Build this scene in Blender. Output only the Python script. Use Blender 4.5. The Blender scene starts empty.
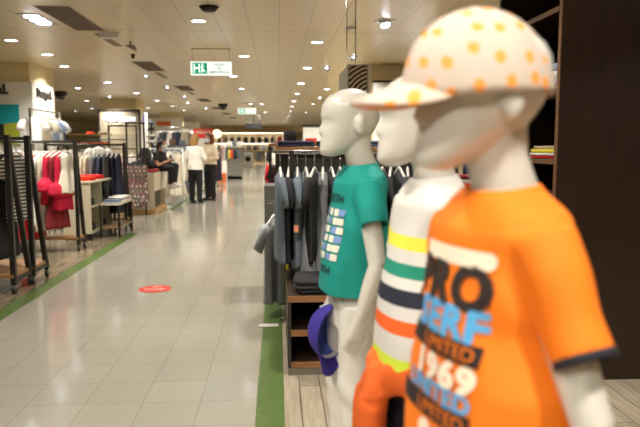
import bpy, bmesh, math, random
from mathutils import Vector, Matrix, noise
from mathutils.bvhtree import BVHTree
PI = math.pi
R = math.radians
scene = bpy.context.scene
C = scene.collection

# ------------------------------------------------------------------ camera, world, exposure
cd = bpy.data.cameras.new('camera')
cam = bpy.data.objects.new('camera', cd); C.objects.link(cam)
cam.location = (0, 0, 1.4)
cam.rotation_euler = (R(90 - 6.11), 0, R(-3.82))
cd.sensor_width = 36.0; cd.lens = 36.0
cd.clip_start = 0.05; cd.clip_end = 200
cd.dof.use_dof = True; cd.dof.focus_distance = 3.7; cd.dof.aperture_fstop = 3.1
scene.camera = cam
world = bpy.data.worlds.new('world'); scene.world = world; world.use_nodes = True
world.node_tree.nodes['Background'].inputs[0].default_value = (1.0, 0.93, 0.82, 1)
world.node_tree.nodes['Background'].inputs[1].default_value = 0.3
scene.view_settings.view_transform = 'Standard'
scene.view_settings.look = 'None'
scene.view_settings.gamma = 1.0
scene.view_settings.exposure = 0.3
scene.cycles.use_denoising = True
scene.cycles.max_bounces = 7
scene.cycles.sample_clamp_indirect = 6
scene.cycles.use_light_tree = True
LAMP_W = 25.0          # watts of each ceiling downlight
LAMP_COL = (1.0, 0.955, 0.88)

# ------------------------------------------------------------------ materials
def lin(c):
    return tuple(((v / 255) / 12.92 if v / 255 <= .04045 else ((v / 255 + .055) / 1.055) ** 2.4) for v in c) + (1,)
_m = {}
def mat(name, col, rough=.6, metal=0, bump=0, bscale=60, var=0, vscale=8, emit=0, coat=0, stretch=(1,1,1), sheen=0):
    if name in _m: return _m[name]
    m = bpy.data.materials.new(name); m.use_nodes = True; _m[name] = m
    nt = m.node_tree; b = nt.nodes['Principled BSDF']; L = nt.links
    b.inputs['Base Color'].default_value = lin(col); b.inputs['Roughness'].default_value = rough
    b.inputs['Metallic'].default_value = metal
    if coat: b.inputs['Coat Weight'].default_value = coat; b.inputs['Coat Roughness'].default_value = .12
    if sheen: b.inputs['Sheen Weight'].default_value = sheen
    if emit:
        b.inputs['Emission Color'].default_value = lin(col); b.inputs['Emission Strength'].default_value = emit
    tc = nt.nodes.new('ShaderNodeTexCoord'); mp = nt.nodes.new('ShaderNodeMapping'); mp.inputs['Scale'].default_value = stretch
    L.new(tc.outputs['Object'], mp.inputs[0])
    if var:
        n = nt.nodes.new('ShaderNodeTexNoise'); n.inputs['Scale'].default_value = vscale; n.inputs['Detail'].default_value = 5
        L.new(mp.outputs[0], n.inputs[0])
        r = nt.nodes.new('ShaderNodeMapRange'); r.inputs[1].default_value = .3; r.inputs[2].default_value = .7
        r.inputs[3].default_value = 1 - var; r.inputs[4].default_value = 1 + var; L.new(n.outputs[0], r.inputs[0])
        h = nt.nodes.new('ShaderNodeHueSaturation'); h.inputs['Color'].default_value = lin(col)
        L.new(r.outputs[0], h.inputs['Value']); L.new(h.outputs[0], b.inputs['Base Color'])
    if bump:
        n = nt.nodes.new('ShaderNodeTexNoise'); n.inputs['Scale'].default_value = bscale; n.inputs['Detail'].default_value = 3
        L.new(mp.outputs[0], n.inputs[0])
        u = nt.nodes.new('ShaderNodeBump'); u.inputs['Strength'].default_value = bump; u.inputs['Distance'].default_value = .01
        L.new(n.outputs[0], u.inputs['Height']); L.new(u.outputs[0], b.inputs['Normal'])
    return m

def ramp_mat(name, axis, stops, rough=.8, period=None, bump=.15, bscale=250):
    """flat bands of colour along one object axis: stops = [(from, colour), ...]"""
    m = mat(name, stops[0][1], rough, bump=bump, bscale=bscale); nt = m.node_tree; L = nt.links; b = nt.nodes['Principled BSDF']
    tc = nt.nodes.new('ShaderNodeTexCoord'); sp = nt.nodes.new('ShaderNodeSeparateXYZ'); L.new(tc.outputs['Object'], sp.inputs[0])
    src = sp.outputs['XYZ'.index(axis)]
    if period:
        q = nt.nodes.new('ShaderNodeMath'); q.operation = 'PINGPONG' if period < 0 else 'FRACT'
        d = nt.nodes.new('ShaderNodeMath'); d.operation = 'DIVIDE'; d.inputs[1].default_value = abs(period)
        L.new(src, d.inputs[0]); q.operation = 'FRACT'; L.new(d.outputs[0], q.inputs[0]); src = q.outputs[0]
        lo, hi = 0, 1
    else:
        lo, hi = stops[0][0], stops[-1][0] + 1e-3
    r = nt.nodes.new('ShaderNodeMapRange'); r.inputs[1].default_value = lo; r.inputs[2].default_value = hi
    L.new(src, r.inputs[0])
    cr = nt.nodes.new('ShaderNodeValToRGB'); cr.color_ramp.interpolation = 'CONSTANT'
    e = cr.color_ramp.elements
    while len(e) > 1: e.remove(e[-1])
    e[0].position = 0; e[0].color = lin(stops[0][1])
    for s, c in stops[1:]:
        k = e.new(min(1, (s - lo) / (hi - lo))); k.color = lin(c)
    L.new(r.outputs[0], cr.inputs[0]); L.new(cr.outputs[0], b.inputs['Base Color'])
    return m

def pattern_mat(name, base, spots, scale=30, rough=.8):
    m = mat(name, base, rough); nt = m.node_tree; L = nt.links; b = nt.nodes['Principled BSDF']
    tc = nt.nodes.new('ShaderNodeTexCoord')
    prev = None
    for i, (c, th) in enumerate(spots):
        v = nt.nodes.new('ShaderNodeTexVoronoi'); v.inputs['Scale'].default_value = scale * (1 + .37 * i)
        mp = nt.nodes.new('ShaderNodeMapping'); mp.inputs['Location'].default_value = (i * 3.3, i * 1.7, 0)
        L.new(tc.outputs['Object'], mp.inputs[0]); L.new(mp.outputs[0], v.inputs[0])
        lt = nt.nodes.new('ShaderNodeMath'); lt.operation = 'LESS_THAN'; lt.inputs[1].default_value = th; L.new(v.outputs['Distance'], lt.inputs[0])
        mx = nt.nodes.new('ShaderNodeMix'); mx.data_type = 'RGBA'; L.new(lt.outputs[0], mx.inputs[0])
        mx.inputs[6].default_value = lin(base); mx.inputs[7].default_value = lin(c)
        if prev: L.new(prev, mx.inputs[6])
        prev = mx.outputs[2]
    L.new(prev, b.inputs['Base Color'])
    return m

def wood_mat(name, c1, c2, plank=None, rough=.4, grain=(1, 12, 1), scale=3, along='Y'):
    m = mat(name, c1, rough); nt = m.node_tree; L = nt.links; b = nt.nodes['Principled BSDF']
    tc = nt.nodes.new('ShaderNodeTexCoord'); mp = nt.nodes.new('ShaderNodeMapping'); mp.inputs['Scale'].default_value = grain
    L.new(tc.outputs['Object'], mp.inputs[0])
    n = nt.nodes.new('ShaderNodeTexNoise'); n.inputs['Scale'].default_value = scale; n.inputs['Detail'].default_value = 8; n.inputs['Roughness'].default_value = .65
    L.new(mp.outputs[0], n.inputs[0])
    cr = nt.nodes.new('ShaderNodeValToRGB'); e = cr.color_ramp.elements
    e[0].position = .3; e[0].color = lin(c1); e[1].position = .7; e[1].color = lin(c2); L.new(n.outputs[0], cr.inputs[0])
    out = cr.outputs[0]
    if plank:
        br = nt.nodes.new('ShaderNodeTexBrick'); br.inputs['Scale'].default_value = 1
        br.inputs['Brick Width'].default_value = plank[1]; br.inputs['Row Height'].default_value = plank[0]
        br.inputs['Mortar Size'].default_value = .004; br.inputs['Color1'].default_value = (.75, .75, .75, 1); br.inputs['Color2'].default_value = (1.1, 1.1, 1.1, 1)
        br.inputs['Mortar'].default_value = (.35, .35, .35, 1)
        m2 = nt.nodes.new('ShaderNodeMapping')
        if along == 'Y': m2.inputs['Rotation'].default_value = (0, 0, PI / 2)
        if along == 'XZ': m2.inputs['Rotation'].default_value = (PI / 2, 0, 0)
        L.new(tc.outputs['Object'], m2.inputs[0]); L.new(m2.outputs[0], br.inputs[0])
        mx = nt.nodes.new('ShaderNodeMix'); mx.data_type = 'RGBA'; mx.blend_type = 'MULTIPLY'; mx.inputs[0].default_value = 1
        L.new(out, mx.inputs[6]); L.new(br.outputs[0], mx.inputs[7]); out = mx.outputs[2]
    L.new(out, b.inputs['Base Color'])
    return m

# ------------------------------------------------------------------ mesh helpers
class MB:
    def __init__(s): s.v = []; s.f = []
    def add(s, v, f):
        n = len(s.v); s.v += [tuple(p) for p in v]; s.f += [tuple(i + n for i in q) for q in f]; return s
    def box(s, x0, x1, y0, y1, z0, z1):
        return s.add([(x0,y0,z0),(x1,y0,z0),(x1,y1,z0),(x0,y1,z0),(x0,y0,z1),(x1,y0,z1),(x1,y1,z1),(x0,y1,z1)],
                     [(0,3,2,1),(4,5,6,7),(0,1,5,4),(1,2,6,5),(2,3,7,6),(3,0,4,7)])
    def tube(s, pts, rad, n=10, cap=True, sq=1.0):
        """tube through points; rad = number or list of r or (ra, rb)"""
        pts = [Vector(p) for p in pts]; k = len(pts)
        if not isinstance(rad, (list, tuple)): rad = [rad] * k
        rings = []; up0 = None
        for i, p in enumerate(pts):
            t = (pts[min(i + 1, k - 1)] - pts[max(i - 1, 0)]).normalized()
            if up0 is None:
                up0 = Vector((0, 1, 0)) if abs(t.y) < .9 else Vector((1, 0, 0))
            a = (up0 - t * up0.dot(t)).normalized(); up0 = a; b = t.cross(a)
            ra, rb = rad[i] if isinstance(rad[i], (list, tuple)) else (rad[i], rad[i])
            rings.append([p + a * ra * math.cos(2*PI*j/n) + b * rb * math.sin(2*PI*j/n) for j in range(n)])
        return s.rings(rings, cap)
    def rings(s, rings, cap=True, closed=True):
        n = len(rings[0]); v = [q for r in rings for q in r]; f = []
        for i in range(len(rings) - 1):
            for j in range(n if closed else n - 1):
                a = i*n + j; b = i*n + (j+1) % n
                f.append((a, b, b + n, a + n))
        if cap:
            f.append(tuple(reversed(range(n)))); m = (len(rings)-1)*n; f.append(tuple(range(m, m + n)))
        return s.add(v, f)
    def loft(s, secs, n=28, cap=True, e=1.0):
        """horizontal sections (x, y, z, rx, ry)"""
        rr = []
        for (x, y, z, rx, ry) in secs:
            r = []
            for j in range(n):
                t = 2*PI*j/n; c = math.cos(t); q = math.sin(t)
                c = math.copysign(abs(c) ** e, c); q = math.copysign(abs(q) ** e, q)
                r.append((x + rx*c, y + ry*q, z))
            rr.append(r)
        return s.rings(rr, cap)
    def ball(s, c, r, n=16, m=10):
        r = r if isinstance(r, (list, tuple)) else (r, r, r)
        rr = []
        for i in range(m + 1):
            a = -PI/2 + PI * max(.02, min(.98, i / m)) 
            rr.append([(c[0] + r[0]*math.cos(a)*math.cos(2*PI*j/n), c[1] + r[1]*math.cos(a)*math.sin(2*PI*j/n), c[2] + r[2]*math.sin(a)) for j in range(n)])
        return s.rings(rr, True)
    def disc(s, c, r, z1, n=20, r2=None):
        r2 = r if r2 is None else r2
        return s.rings([[(c[0]+r*math.cos(2*PI*j/n), c[1]+r*math.sin(2*PI*j/n), c[2]) for j in range(n)],
                        [(c[0]+r2*math.cos(2*PI*j/n), c[1]+r2*math.sin(2*PI*j/n), z1) for j in range(n)]], True)
    def xf(s, M):
        s.v = [tuple(M @ Vector(p)) for p in s.v]; return s
    def mesh(s, name):
        me = bpy.data.meshes.new(name); me.from_pydata(s.v, [], s.f); me.update()
        bm = bmesh.new(); bm.from_mesh(me); bmesh.ops.recalc_face_normals(bm, faces=bm.faces); bm.to_mesh(me); bm.free()
        return me
    def build(s, name, m, parent=None, smooth=False, bevel=0, loc=None, rz=0):
        return link(s.mesh(name), name, m, parent, smooth, bevel, loc, rz)

def link(me, name, m, parent=None, smooth=False, bevel=0, loc=None, rz=0):
    o = bpy.data.objects.new(name, me); C.objects.link(o)
    if m: me.materials.append(m)
    if smooth:
        for p in me.polygons: p.use_smooth = True
    if bevel:
        b = o.modifiers.new('bevel', 'BEVEL'); b.width = bevel; b.segments = 2; b.limit_method = 'ANGLE'; b.angle_limit = R(50)
    if parent: o.parent = parent
    if loc: o.location = loc
    if rz: o.rotation_euler = (0, 0, rz)
    return o

def remesh(mb, voxel, smooth=4, fac=.5):
    """fuse overlapping closed pieces into one continuous surface"""
    me = mb.mesh('tmp'); o = bpy.data.objects.new('tmp', me); C.objects.link(o)
    r = o.modifiers.new('r', 'REMESH'); r.mode = 'VOXEL'; r.voxel_size = voxel
    if smooth:
        s = o.modifiers.new('s', 'SMOOTH'); s.iterations = smooth; s.factor = fac
    dg = bpy.context.evaluated_depsgraph_get(); dg.update()
    ev = o.evaluated_get(dg); out = bpy.data.meshes.new_from_object(ev)
    bpy.data.objects.remove(o); bpy.data.meshes.remove(me)
    out.materials.clear()
    return out

def tag(o, label=None, cat=None, group=None, kind=None):
    if label: o['label'] = label
    if cat: o['category'] = cat
    if group: o['group'] = group
    if kind: o['kind'] = kind
    return o
def empty(name, loc, rz=0, label=None, cat=None, group=None):
    o = bpy.data.objects.new(name, None); C.objects.link(o); o.location = loc; o.rotation_euler = (0, 0, rz)
    o.empty_display_size = .1
    return tag(o, label, cat, group)
def dup(root, loc, rz=0, label=None, group=None, mats=None):
    r = root.copy(); C.objects.link(r); r.location = loc; r.rotation_euler = (0, 0, rz)
    if label: r['label'] = label
    if group: r['group'] = group
    if mats and r.type == 'MESH':
        r.material_slots[0].link = 'OBJECT'; r.material_slots[0].material = mats
    for ch in list(root.children):
        c = ch.copy(); C.objects.link(c); c.parent = r
        for g in ch.children:
            d = g.copy(); C.objects.link(d); d.parent = c
    return r
def struct(mb, name, m, bevel=0):
    return tag(mb.build(name, m, bevel=bevel), kind='structure')
def text_mesh(txt, size, ext=.003, bold=0, align='CENTER', spacing=1.0, shear=0):
    cu = bpy.data.curves.new('t', 'FONT'); cu.body = txt; cu.size = size; cu.extrude = ext; cu.offset = bold
    cu.align_x = align; cu.align_y = 'CENTER'; cu.space_character = spacing; cu.resolution_u = 3; cu.shear = shear
    o = bpy.data.objects.new('t', cu); C.objects.link(o)
    dg = bpy.context.evaluated_depsgraph_get(); dg.update()
    me = bpy.data.meshes.new_from_object(o.evaluated_get(dg)); bpy.data.objects.remove(o); bpy.data.curves.remove(cu)
    me.materials.clear()
    return me
# ------------------------------------------------------------------ the room
CEIL = 2.88
XL, XR, YN, YF = -13.0, 7.0, -4.0, 50.6

def grid_lines(nt, src, size, off, width):
    """1 on a joint line, 0 elsewhere"""
    L = nt.links
    a = nt.nodes.new('ShaderNodeMath'); a.operation = 'SUBTRACT'; a.inputs[1].default_value = off; L.new(src, a.inputs[0])
    d = nt.nodes.new('ShaderNodeMath'); d.operation = 'DIVIDE'; d.inputs[1].default_value = size; L.new(a.outputs[0], d.inputs[0])
    f = nt.nodes.new('ShaderNodeMath'); f.operation = 'FRACT'; L.new(d.outputs[0], f.inputs[0])
    l = nt.nodes.new('ShaderNodeMath'); l.operation = 'LESS_THAN'; l.inputs[1].default_value = width / size; L.new(f.outputs[0], l.inputs[0])
    fl = nt.nodes.new('ShaderNodeMath'); fl.operation = 'FLOOR'; L.new(d.outputs[0], fl.inputs[0])
    return l.outputs[0], fl.outputs[0]

def tiled(name, col, line, sx, ox, sy, oy, w, rough, var, speck=0, bump=.02, wy=None):
    m = mat(name, col, rough); nt = m.node_tree; L = nt.links; b = nt.nodes['Principled BSDF']
    tc = nt.nodes.new('ShaderNodeTexCoord'); sp = nt.nodes.new('ShaderNodeSeparateXYZ'); L.new(tc.outputs['Object'], sp.inputs[0])
    lx, ix = grid_lines(nt, sp.outputs[0], sx, ox, w); ly, iy = grid_lines(nt, sp.outputs[1], sy, oy, wy or w)
    mx = nt.nodes.new('ShaderNodeMath'); mx.operation = 'MAXIMUM'; L.new(lx, mx.inputs[0]); L.new(ly, mx.inputs[1])
    cb = nt.nodes.new('ShaderNodeCombineXYZ'); L.new(ix, cb.inputs[0]); L.new(iy, cb.inputs[1])
    wn = nt.nodes.new('ShaderNodeTexWhiteNoise'); L.new(cb.outputs[0], wn.inputs[0])
    r = nt.nodes.new('ShaderNodeMapRange'); r.inputs[3].default_value = 1 - var; r.inputs[4].default_value = 1 + var; L.new(wn.outputs[0], r.inputs[0])
    hs = nt.nodes.new('ShaderNodeHueSaturation'); hs.inputs['Color'].default_value = lin(col); L.new(r.outputs[0], hs.inputs['Value'])
    out = hs.outputs[0]
    if speck:
        n = nt.nodes.new('ShaderNodeTexNoise'); n.inputs['Scale'].default_value = 55; n.inputs['Detail'].default_value = 6; n.inputs['Roughness'].default_value = .75
        L.new(tc.outputs['Object'], n.inputs[0])
        rr = nt.nodes.new('ShaderNodeMapRange'); rr.inputs[1].default_value = .35; rr.inputs[2].default_value = .65
        rr.inputs[3].default_value = 1 - speck; rr.inputs[4].default_value = 1 + speck; L.new(n.outputs[0], rr.inputs[0])
        h2 = nt.nodes.new('ShaderNodeHueSaturation'); L.new(out, h2.inputs['Color']); L.new(rr.outputs[0], h2.inputs['Value']); out = h2.outputs[0]
    mc = nt.nodes.new('ShaderNodeMix'); mc.data_type = 'RGBA'; L.new(mx.outputs[0], mc.inputs[0]); L.new(out, mc.inputs[6]); mc.inputs[7].default_value = lin(line)
    L.new(mc.outputs[2], b.inputs['Base Color'])
    # each tile lies at a very slightly different tilt, and the wax is uneven
    n2 = nt.nodes.new('ShaderNodeTexNoise'); n2.inputs['Scale'].default_value = 2.2; n2.inputs['Detail'].default_value = 2; L.new(tc.outputs['Object'], n2.inputs[0])
    bu = nt.nodes.new('ShaderNodeBump'); bu.inputs['Strength'].default_value = bump; bu.inputs['Distance'].default_value = .05; L.new(n2.outputs[0], bu.inputs['Height'])
    L.new(bu.outputs[0], b.inputs['Normal'])
    return m

FLOOR_M = tiled('beige_floor_tile', (154, 150, 137), (134, 128, 112), .311, -.12, .311, .0, .0045, .13, .035, .07, .05)
CEIL_M = tiled('cream_metal_ceiling', (216, 200, 166), (150, 132, 104), .375, -.34, 3.12, 2.36, .007, .3, .03, 0, .02, wy=.022)
CEIL_M.node_tree.nodes['Principled BSDF'].inputs['Specular IOR Level'].default_value = .9
GREEN = mat('green_floor_band', (84, 106, 54), .3, var=.16, vscale=30)
WOODL = wood_mat('grey_brown_plank_floor', (96, 84, 66), (150, 136, 112), plank=(.14, 1.3), rough=.22, grain=(9, 1, 1), scale=2.5)
WOODR = wood_mat('light_plank_floor', (136, 122, 102), (176, 164, 142), plank=(.12, 1.2), rough=.4, grain=(14, 1, 1), scale=2.5)
WHITE = mat('white_paint', (232, 226, 214), .55)
CREAMW = mat('cream_wall_paint', (214, 196, 150), .6)

struct(MB().box(XL, XR, YN, YF, -.12, 0), 'floor', FLOOR_M)
struct(MB().box(XL, XR, YN, YF, CEIL, CEIL + .1), 'ceiling', CEIL_M)
struct(MB().box(XL - .2, XL, YN, YF, 0, CEIL), 'wall_left', CREAMW)
struct(MB().box(XR, XR + .2, YN, YF, 0, CEIL), 'wall_right', CREAMW)
struct(MB().box(XL, XR, YF, YF + .2, 0, CEIL), 'wall_back', CREAMW)
struct(MB().box(XL, XR, YN - .2, YN, 0, CEIL), 'wall_front', CREAMW)
# department floors laid 3 mm proud of the aisle tiles
struct(MB().box(XL, -2.37, YN, 10.3, 0, .003), 'floor_planks', WOODL)
struct(MB().box(XL, -2.55, 12.8, 17.5, 0, .003), 'floor_planks', WOODL)
struct(MB().box(.03, XR, YN, 30, 0, .003), 'floor_planks', WOODR)
struct(MB().box(-2.37, -2.22, YN, 10.3, 0, .004), 'floor_band', GREEN)
struct(MB().box(-2.37, -2.22, 13.9, 26, 0, .004), 'floor_band', GREEN)
struct(MB().box(-.12, .03, YN, 26, 0, .004), 'floor_band', GREEN)
# building columns, cased in cream board
for x0, x1, y0, y1 in ((-5.6, -4.43, 12.02, 13.3), (-5.7, -4.54, 21.35, 22.6), (1.72, 2.9, 11.9, 13.1), (-5.3, -4.45, 30.0, 31.2), (1.75, 2.9, 21.4, 22.6)):
    struct(MB().box(x0, x1, y0, y1, 0, CEIL), 'column', CREAMW)
# lowered cream fascia along the back of the shop
struct(MB().box(XL, XR, 49.8, 50.6, 2.42, CEIL), 'trim_back', mat('warm_fascia', (232, 208, 164), .5))
# partition walls of the departments at the far left
struct(MB().box(-8.5, -3.9, 33, 33.2, 0, 2.55), 'wall_partition', WHITE)

# ------------------------------------------------------------------ ceiling fittings
RIM = mat('lamp_rim_white', (235, 235, 232), .35)
LENS = mat('lamp_lens', (238, 240, 255), .3, emit=14)
HOUSE = mat('black_recess', (22, 18, 15), .6)
DARKP = mat('brown_ceiling_slot', (84, 66, 48), .7)
def lamp_data(size=.15, w=LAMP_W, spread=128):
    l = bpy.data.lights.new('downlight', 'AREA'); l.shape = 'DISK'; l.size = size; l.energy = w; l.color = LAMP_COL
    l.spread = R(spread); return l
LD = lamp_data(); LT = lamp_data(.1, LAMP_W * .5); LS = lamp_data(.1, LAMP_W * .8, 110); LF = lamp_data(.11, 4.2, 80)
def light_child(parent, d, loc, rot=(0, 0, 0)):
    o = bpy.data.objects.new('bulb', d); C.objects.link(o); o.parent = parent; o.location = loc; o.rotation_euler = rot; return o
def downlight(x, y, label, group):
    r = empty('ceiling_downlight', (x, y, CEIL), 0, label, 'ceiling light', group)
    mb = MB(); n = 24
    mb.rings([[(a*math.cos(2*PI*j/n), a*math.sin(2*PI*j/n), z) for j in range(n)] for a, z in ((.078, -.001), (.098, -.001), (.100, -.006), (.094, -.012), (.080, -.008), (.078, -.001))], False)
    mb.build('rim', RIM, r, True)
    MB().disc((0, 0, -.006), .079, -.002).build('lens', LENS, r)
    light_child(r, LD, (0, 0, -.02))
    return r
G_DOWN = 'round recessed downlights in the cream ceiling'
proto = downlight(.59, 9.44, 'round recessed downlight above the hanging zebra box, nearest one in its row', G_DOWN)
rows = []
for k in range(1, 12): rows.append((.59, 9.44 + 3.12 * k, 'round downlight in the row right of the aisle centre, towards the back'))
for k in range(1, 4): rows.append((.59, 9.44 - 3.12 * k, 'round downlight in the row over the mannequins'))
for k in (0, 2, 3, 5, 6, 8, 9): rows.append((-.93, 7.94 + 3.11 * k, 'round downlight in the row over the middle of the aisle'))
for k in (1, 2, 3): rows.append((-.93, 7.94 - 3.11 * k, 'round downlight over the near end of the aisle'))
for y in (10.98, 23.6, 29.8): rows.append((-.54, y, 'round downlight set just right of the aisle row'))
for k in range(0, 8): rows.append((-4.0, 12.6 + 3.13 * k, 'round downlight in the row over the left clothes racks'))
for y in (1.7, 4.8): rows.append((-4.2, y, 'round downlight over the near left racks'))
for x in (-1.6, .59): rows.append((x, -2.6, 'added round fill downlight behind the photographer'))  # unseen lamps behind the camera, added for illumination
for x in (-4.6, -3.4, -2.2, -1.0, .2): rows.append((x, 47.6, 'added round fill downlight close to the back wall shelving'))  # lamps added to brighten the back shelves
for y in (9.55, 10.99): rows.append((-3.75, y, 'round downlight beside the triple spot fitting'))
for x, y in ((-5.17, 17.35), (-6.33, 19.05), (-6.35, 22.2), (-7.5, 26.9), (-5.15, 26.4), (-8.8, 29.0), (-6.3, 31.5), (-9.3, 22.0), (-7.6, 16.0), (-6.6, 11.5), (-6.2, 7.9), (-6.2, 4.0)):
    rows.append((x, y, 'round downlight over the left departments'))
for x in (2.85, 5.1):  # hidden lamp rows added to light the right side
    for k in range(0, 9): rows.append((x, 1.9 + 3.12 * k, 'added round fill downlight over the right departments'))
for x, y in ((1.33, 17.2), (1.33, 23.5), (1.33, 29.6), (-2.4, 38), (-5.5, 38), (-2.4, 44), (-5.5, 44), (3.2, 38), (3.2, 44)):  # the deepest of these are added to brighten the far end
    rows.append((x, y, 'round downlight among the farthest lamps'))
ORD = ['nearest', 'second nearest', 'third nearest', 'fourth nearest', 'fifth nearest', 'sixth nearest', 'seventh nearest', 'eighth nearest', 'ninth nearest', 'tenth nearest', 'eleventh nearest', 'twelfth nearest', 'thirteenth nearest', 'fourteenth nearest', 'fifteenth nearest', 'fourth farthest', 'third farthest', 'second farthest', 'farthest', 'last']
seen = {}
for x, y, lb in sorted(rows, key=lambda q: (q[1], q[0])):
    k = seen.get(lb, 0); seen[lb] = k + 1; many = sum(1 for q in rows if q[2] == lb) > 1
    dup(proto, (x, y, CEIL), 0, lb + (', %s' % ORD[k] if many else ''), G_DOWN)

def spot(x, y, label, tilt=(R(25), 0, 0)):
    r = empty('ceiling_spotlight', (x, y, CEIL), 0, label, 'spotlight', 'adjustable spotlights in the ceiling')
    mb = MB()
    for a in ((-.11, .11, -.11, -.07), (-.11, .11, .07, .11), (-.11, -.07, -.07, .07), (.07, .11, -.07, .07)): mb.box(*a, -.008, 0)
    mb.build('frame', RIM, r); MB().box(-.07, .07, -.07, .07, -.004, -.001).build('recess', HOUSE, r)
    b = MB(); b.rings([[(q*math.cos(2*PI*j/20), q*math.sin(2*PI*j/20), z) for j in range(20)] for q, z in ((.03, .0), (.062, -.05), (.066, -.052), (.06, -.03))], False)
    h = b.build('lamp_head', RIM, r, True); h.rotation_euler = tilt; h.location = (0, 0, -.012)
    e = MB().disc((0, 0, -.044), .056, -.040).build('lens', LENS, h)
    light_child(h, LS, (0, 0, -.058))
    return r
spot(1.3, 7.82, 'square framed adjustable spotlight, brightest lamp above the polka dot cap', (R(-25), R(-12), 0))
for x, y, lb in ((1.30, 10.92, 'adjustable spotlight behind the square one, beside the hanging rods'), (.96, 12.5, 'small tilted spotlight right of the lamp row'),
                 (-2.80, 14.19, 'adjustable spotlight just past the second brown slot'), (-2.8, 16.9, 'bright adjustable spotlight by the third brown slot'),
                 (-2.8, 19.95, 'bright adjustable spotlight past the third brown slot'), (-2.84, 26.3, 'far adjustable spotlight over the shoppers'),
                 (1.35, 20.2, 'far adjustable spotlight above the bald mannequin head'), (-5.1, 20.2, 'adjustable spotlight before the plank wall'), (-3.1, 22.9, 'adjustable spotlight between far brown slots')):
    spot(x, y, lb)
for x, y, rx, ry, lb in ((-.75, -1.3, 60, 0, 'added fill spotlight behind the photographer aimed at the mannequins'), (-1.3, .2, 62, 0, 'added fill spotlight over the aisle aimed at the mannequins')):  # unseen fill lamps added to brighten the mannequins from the camera side
    q = spot(x, y, lb); hd = [c for c in q.children if c.name.startswith('lamp_head')][0]
    d = (Vector((.3, 1.2, 1.35)) - Vector((x, y, CEIL))).normalized(); hd.rotation_euler = (-d).to_track_quat('Z', 'Y').to_euler(); hd.location = (0, 0, -.06)
    for c in hd.children:
        if c.type == 'LIGHT': c.data = LF
# triple spot
r = empty('triple_spotlight', (-2.81, 7.97, CEIL), 0, 'rectangular ceiling fitting with three bright lamps, left of the near brown slot', 'ceiling light')
mb = MB()
for a in ((-.13, .13, -.33, -.29), (-.13, .13, .29, .33), (-.13, -.10, -.29, .29), (.10, .13, -.29, .29)): mb.box(*a, -.008, 0)
mb.build('frame', mat('grey_lamp_frame', (150, 140, 126), .4), r); MB().box(-.1, .1, -.29, .29, -.004, -.001).build('recess', mat('grey_recess', (120, 112, 100), .5), r)
for y in (-.19, 0, .19):
    q = MB().disc((0, y, -.02), .085, -.005).build('lamp', LENS, r); light_child(q, LT, (0, y, -.03))
# brown slots and linear grilles
SLOTS = ((-2.4, 7.22), (-2.4, 11.8), (-2.4, 16.5), (-2.4, 21.0), (-2.4, 25.6), (-2.4, 30.2), (-2.4, 34.8), (2.1, 7.22), (2.1, 11.8), (2.1, 16.5))
for i, (x, y) in enumerate(SLOTS):
    lb = ['nearest brown slot in the ceiling, top left of the photo', 'brown slot just left of the emergency light', 'third brown slot along the left of the aisle'][i] if i < 3 else ('brown slot above the polka dot cap' if i == 7 else 'brown slot farther along the ceiling, %s' % ['', '', '', 'fourth on the left of the aisle', 'fifth on the left of the aisle', 'sixth on the left of the aisle', 'seventh on the left of the aisle', '', 'second on the right side', 'third on the right side'][i])
    g = 'brown open slots in the ceiling'
    r = empty('ceiling_slot', (x, y, CEIL), 0, lb, 'ceiling slot', g)
    MB().box(-.18, .18, 0, 1.46, -.004, .0).build('panel', DARKP, r)
    mb = MB(); mb.box(-.188, -.18, -.008, 1.468, -.007, 0); mb.box(.18, .188, -.008, 1.468, -.007, 0); mb.box(-.18, .18, -.008, 0, -.007, 0); mb.box(-.18, .18, 1.46, 1.468, -.007, 0)
    mb.build('edge', mat('slot_edge', (190, 172, 140), .4), r)
for i, (x, y) in enumerate(((-2.37, 8.9), (-2.45, 13.52), (-2.45, 18.2))):
    r = empty('air_grille', (x, y, CEIL), 0, ['slatted air grille right after the nearest brown slot', 'slatted air grille after the second brown slot', 'slatted air grille after the third brown slot'][i], 'air vent', 'slatted air grilles in the ceiling')
    MB().box(-.065, .065, 0, 1.15, -.003, 0).build('plate', mat('grille_plate', (196, 178, 148), .4), r)
    for k in range(4): MB().box(-.052 + k * .03, -.038 + k * .03, .02, 1.13, -.006, -.002).build('slot', DARKP, r)
# emergency light, detector, speaker, sprinklers, domes
r = empty('emergency_light', (-2.2, 8.86, CEIL), 0, 'small white box emergency light on the ceiling above the left racks', 'emergency light')
MB().box(-.13, .13, -.05, .05, -.075, 0).build('housing', RIM, r, bevel=.01); MB().box(-.115, .115, -.056, -.05, -.065, -.02).build('diffuser', mat('frosted', (214, 208, 192), .3), r)
r = empty('motion_sensor', (-2.1, 9.6, CEIL), 0, 'grey wedge sensor hanging behind the white emergency light', 'sensor')
MB().box(-.01, .01, -.01, .01, -.05, 0).build('stem', DARKP, r); MB().add([(-.09, 0, -.05), (.06, -.05, -.05), (.06, .05, -.05), (.09, 0, -.14)], [(0,1,2), (0,3,1), (1,3,2), (2,3,0)]).build('hood', mat('grey_hood', (140, 128, 108), .5), r)
def small(name, x, y, lb, cat, r1, h, m):
    o = MB().disc((0, 0, -h), r1 * .6, 0, 18, r1).build(name, m, None, True, loc=(x, y, CEIL)); return tag(o, lb, cat)
small('smoke_detector', -2.35, 10.9, 'small dark smoke detector below the grille on the left ceiling', 'smoke detector', .035, .07, HOUSE)
small('ceiling_speaker', -.72, 7.15, 'small black cap under the ceiling near the top centre', 'ceiling speaker', .11, .05, HOUSE)
small('smoke_detector', .95, 8.3, 'white disc detector to the right of the square spotlight', 'smoke detector', .08, .03, RIM)
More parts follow.
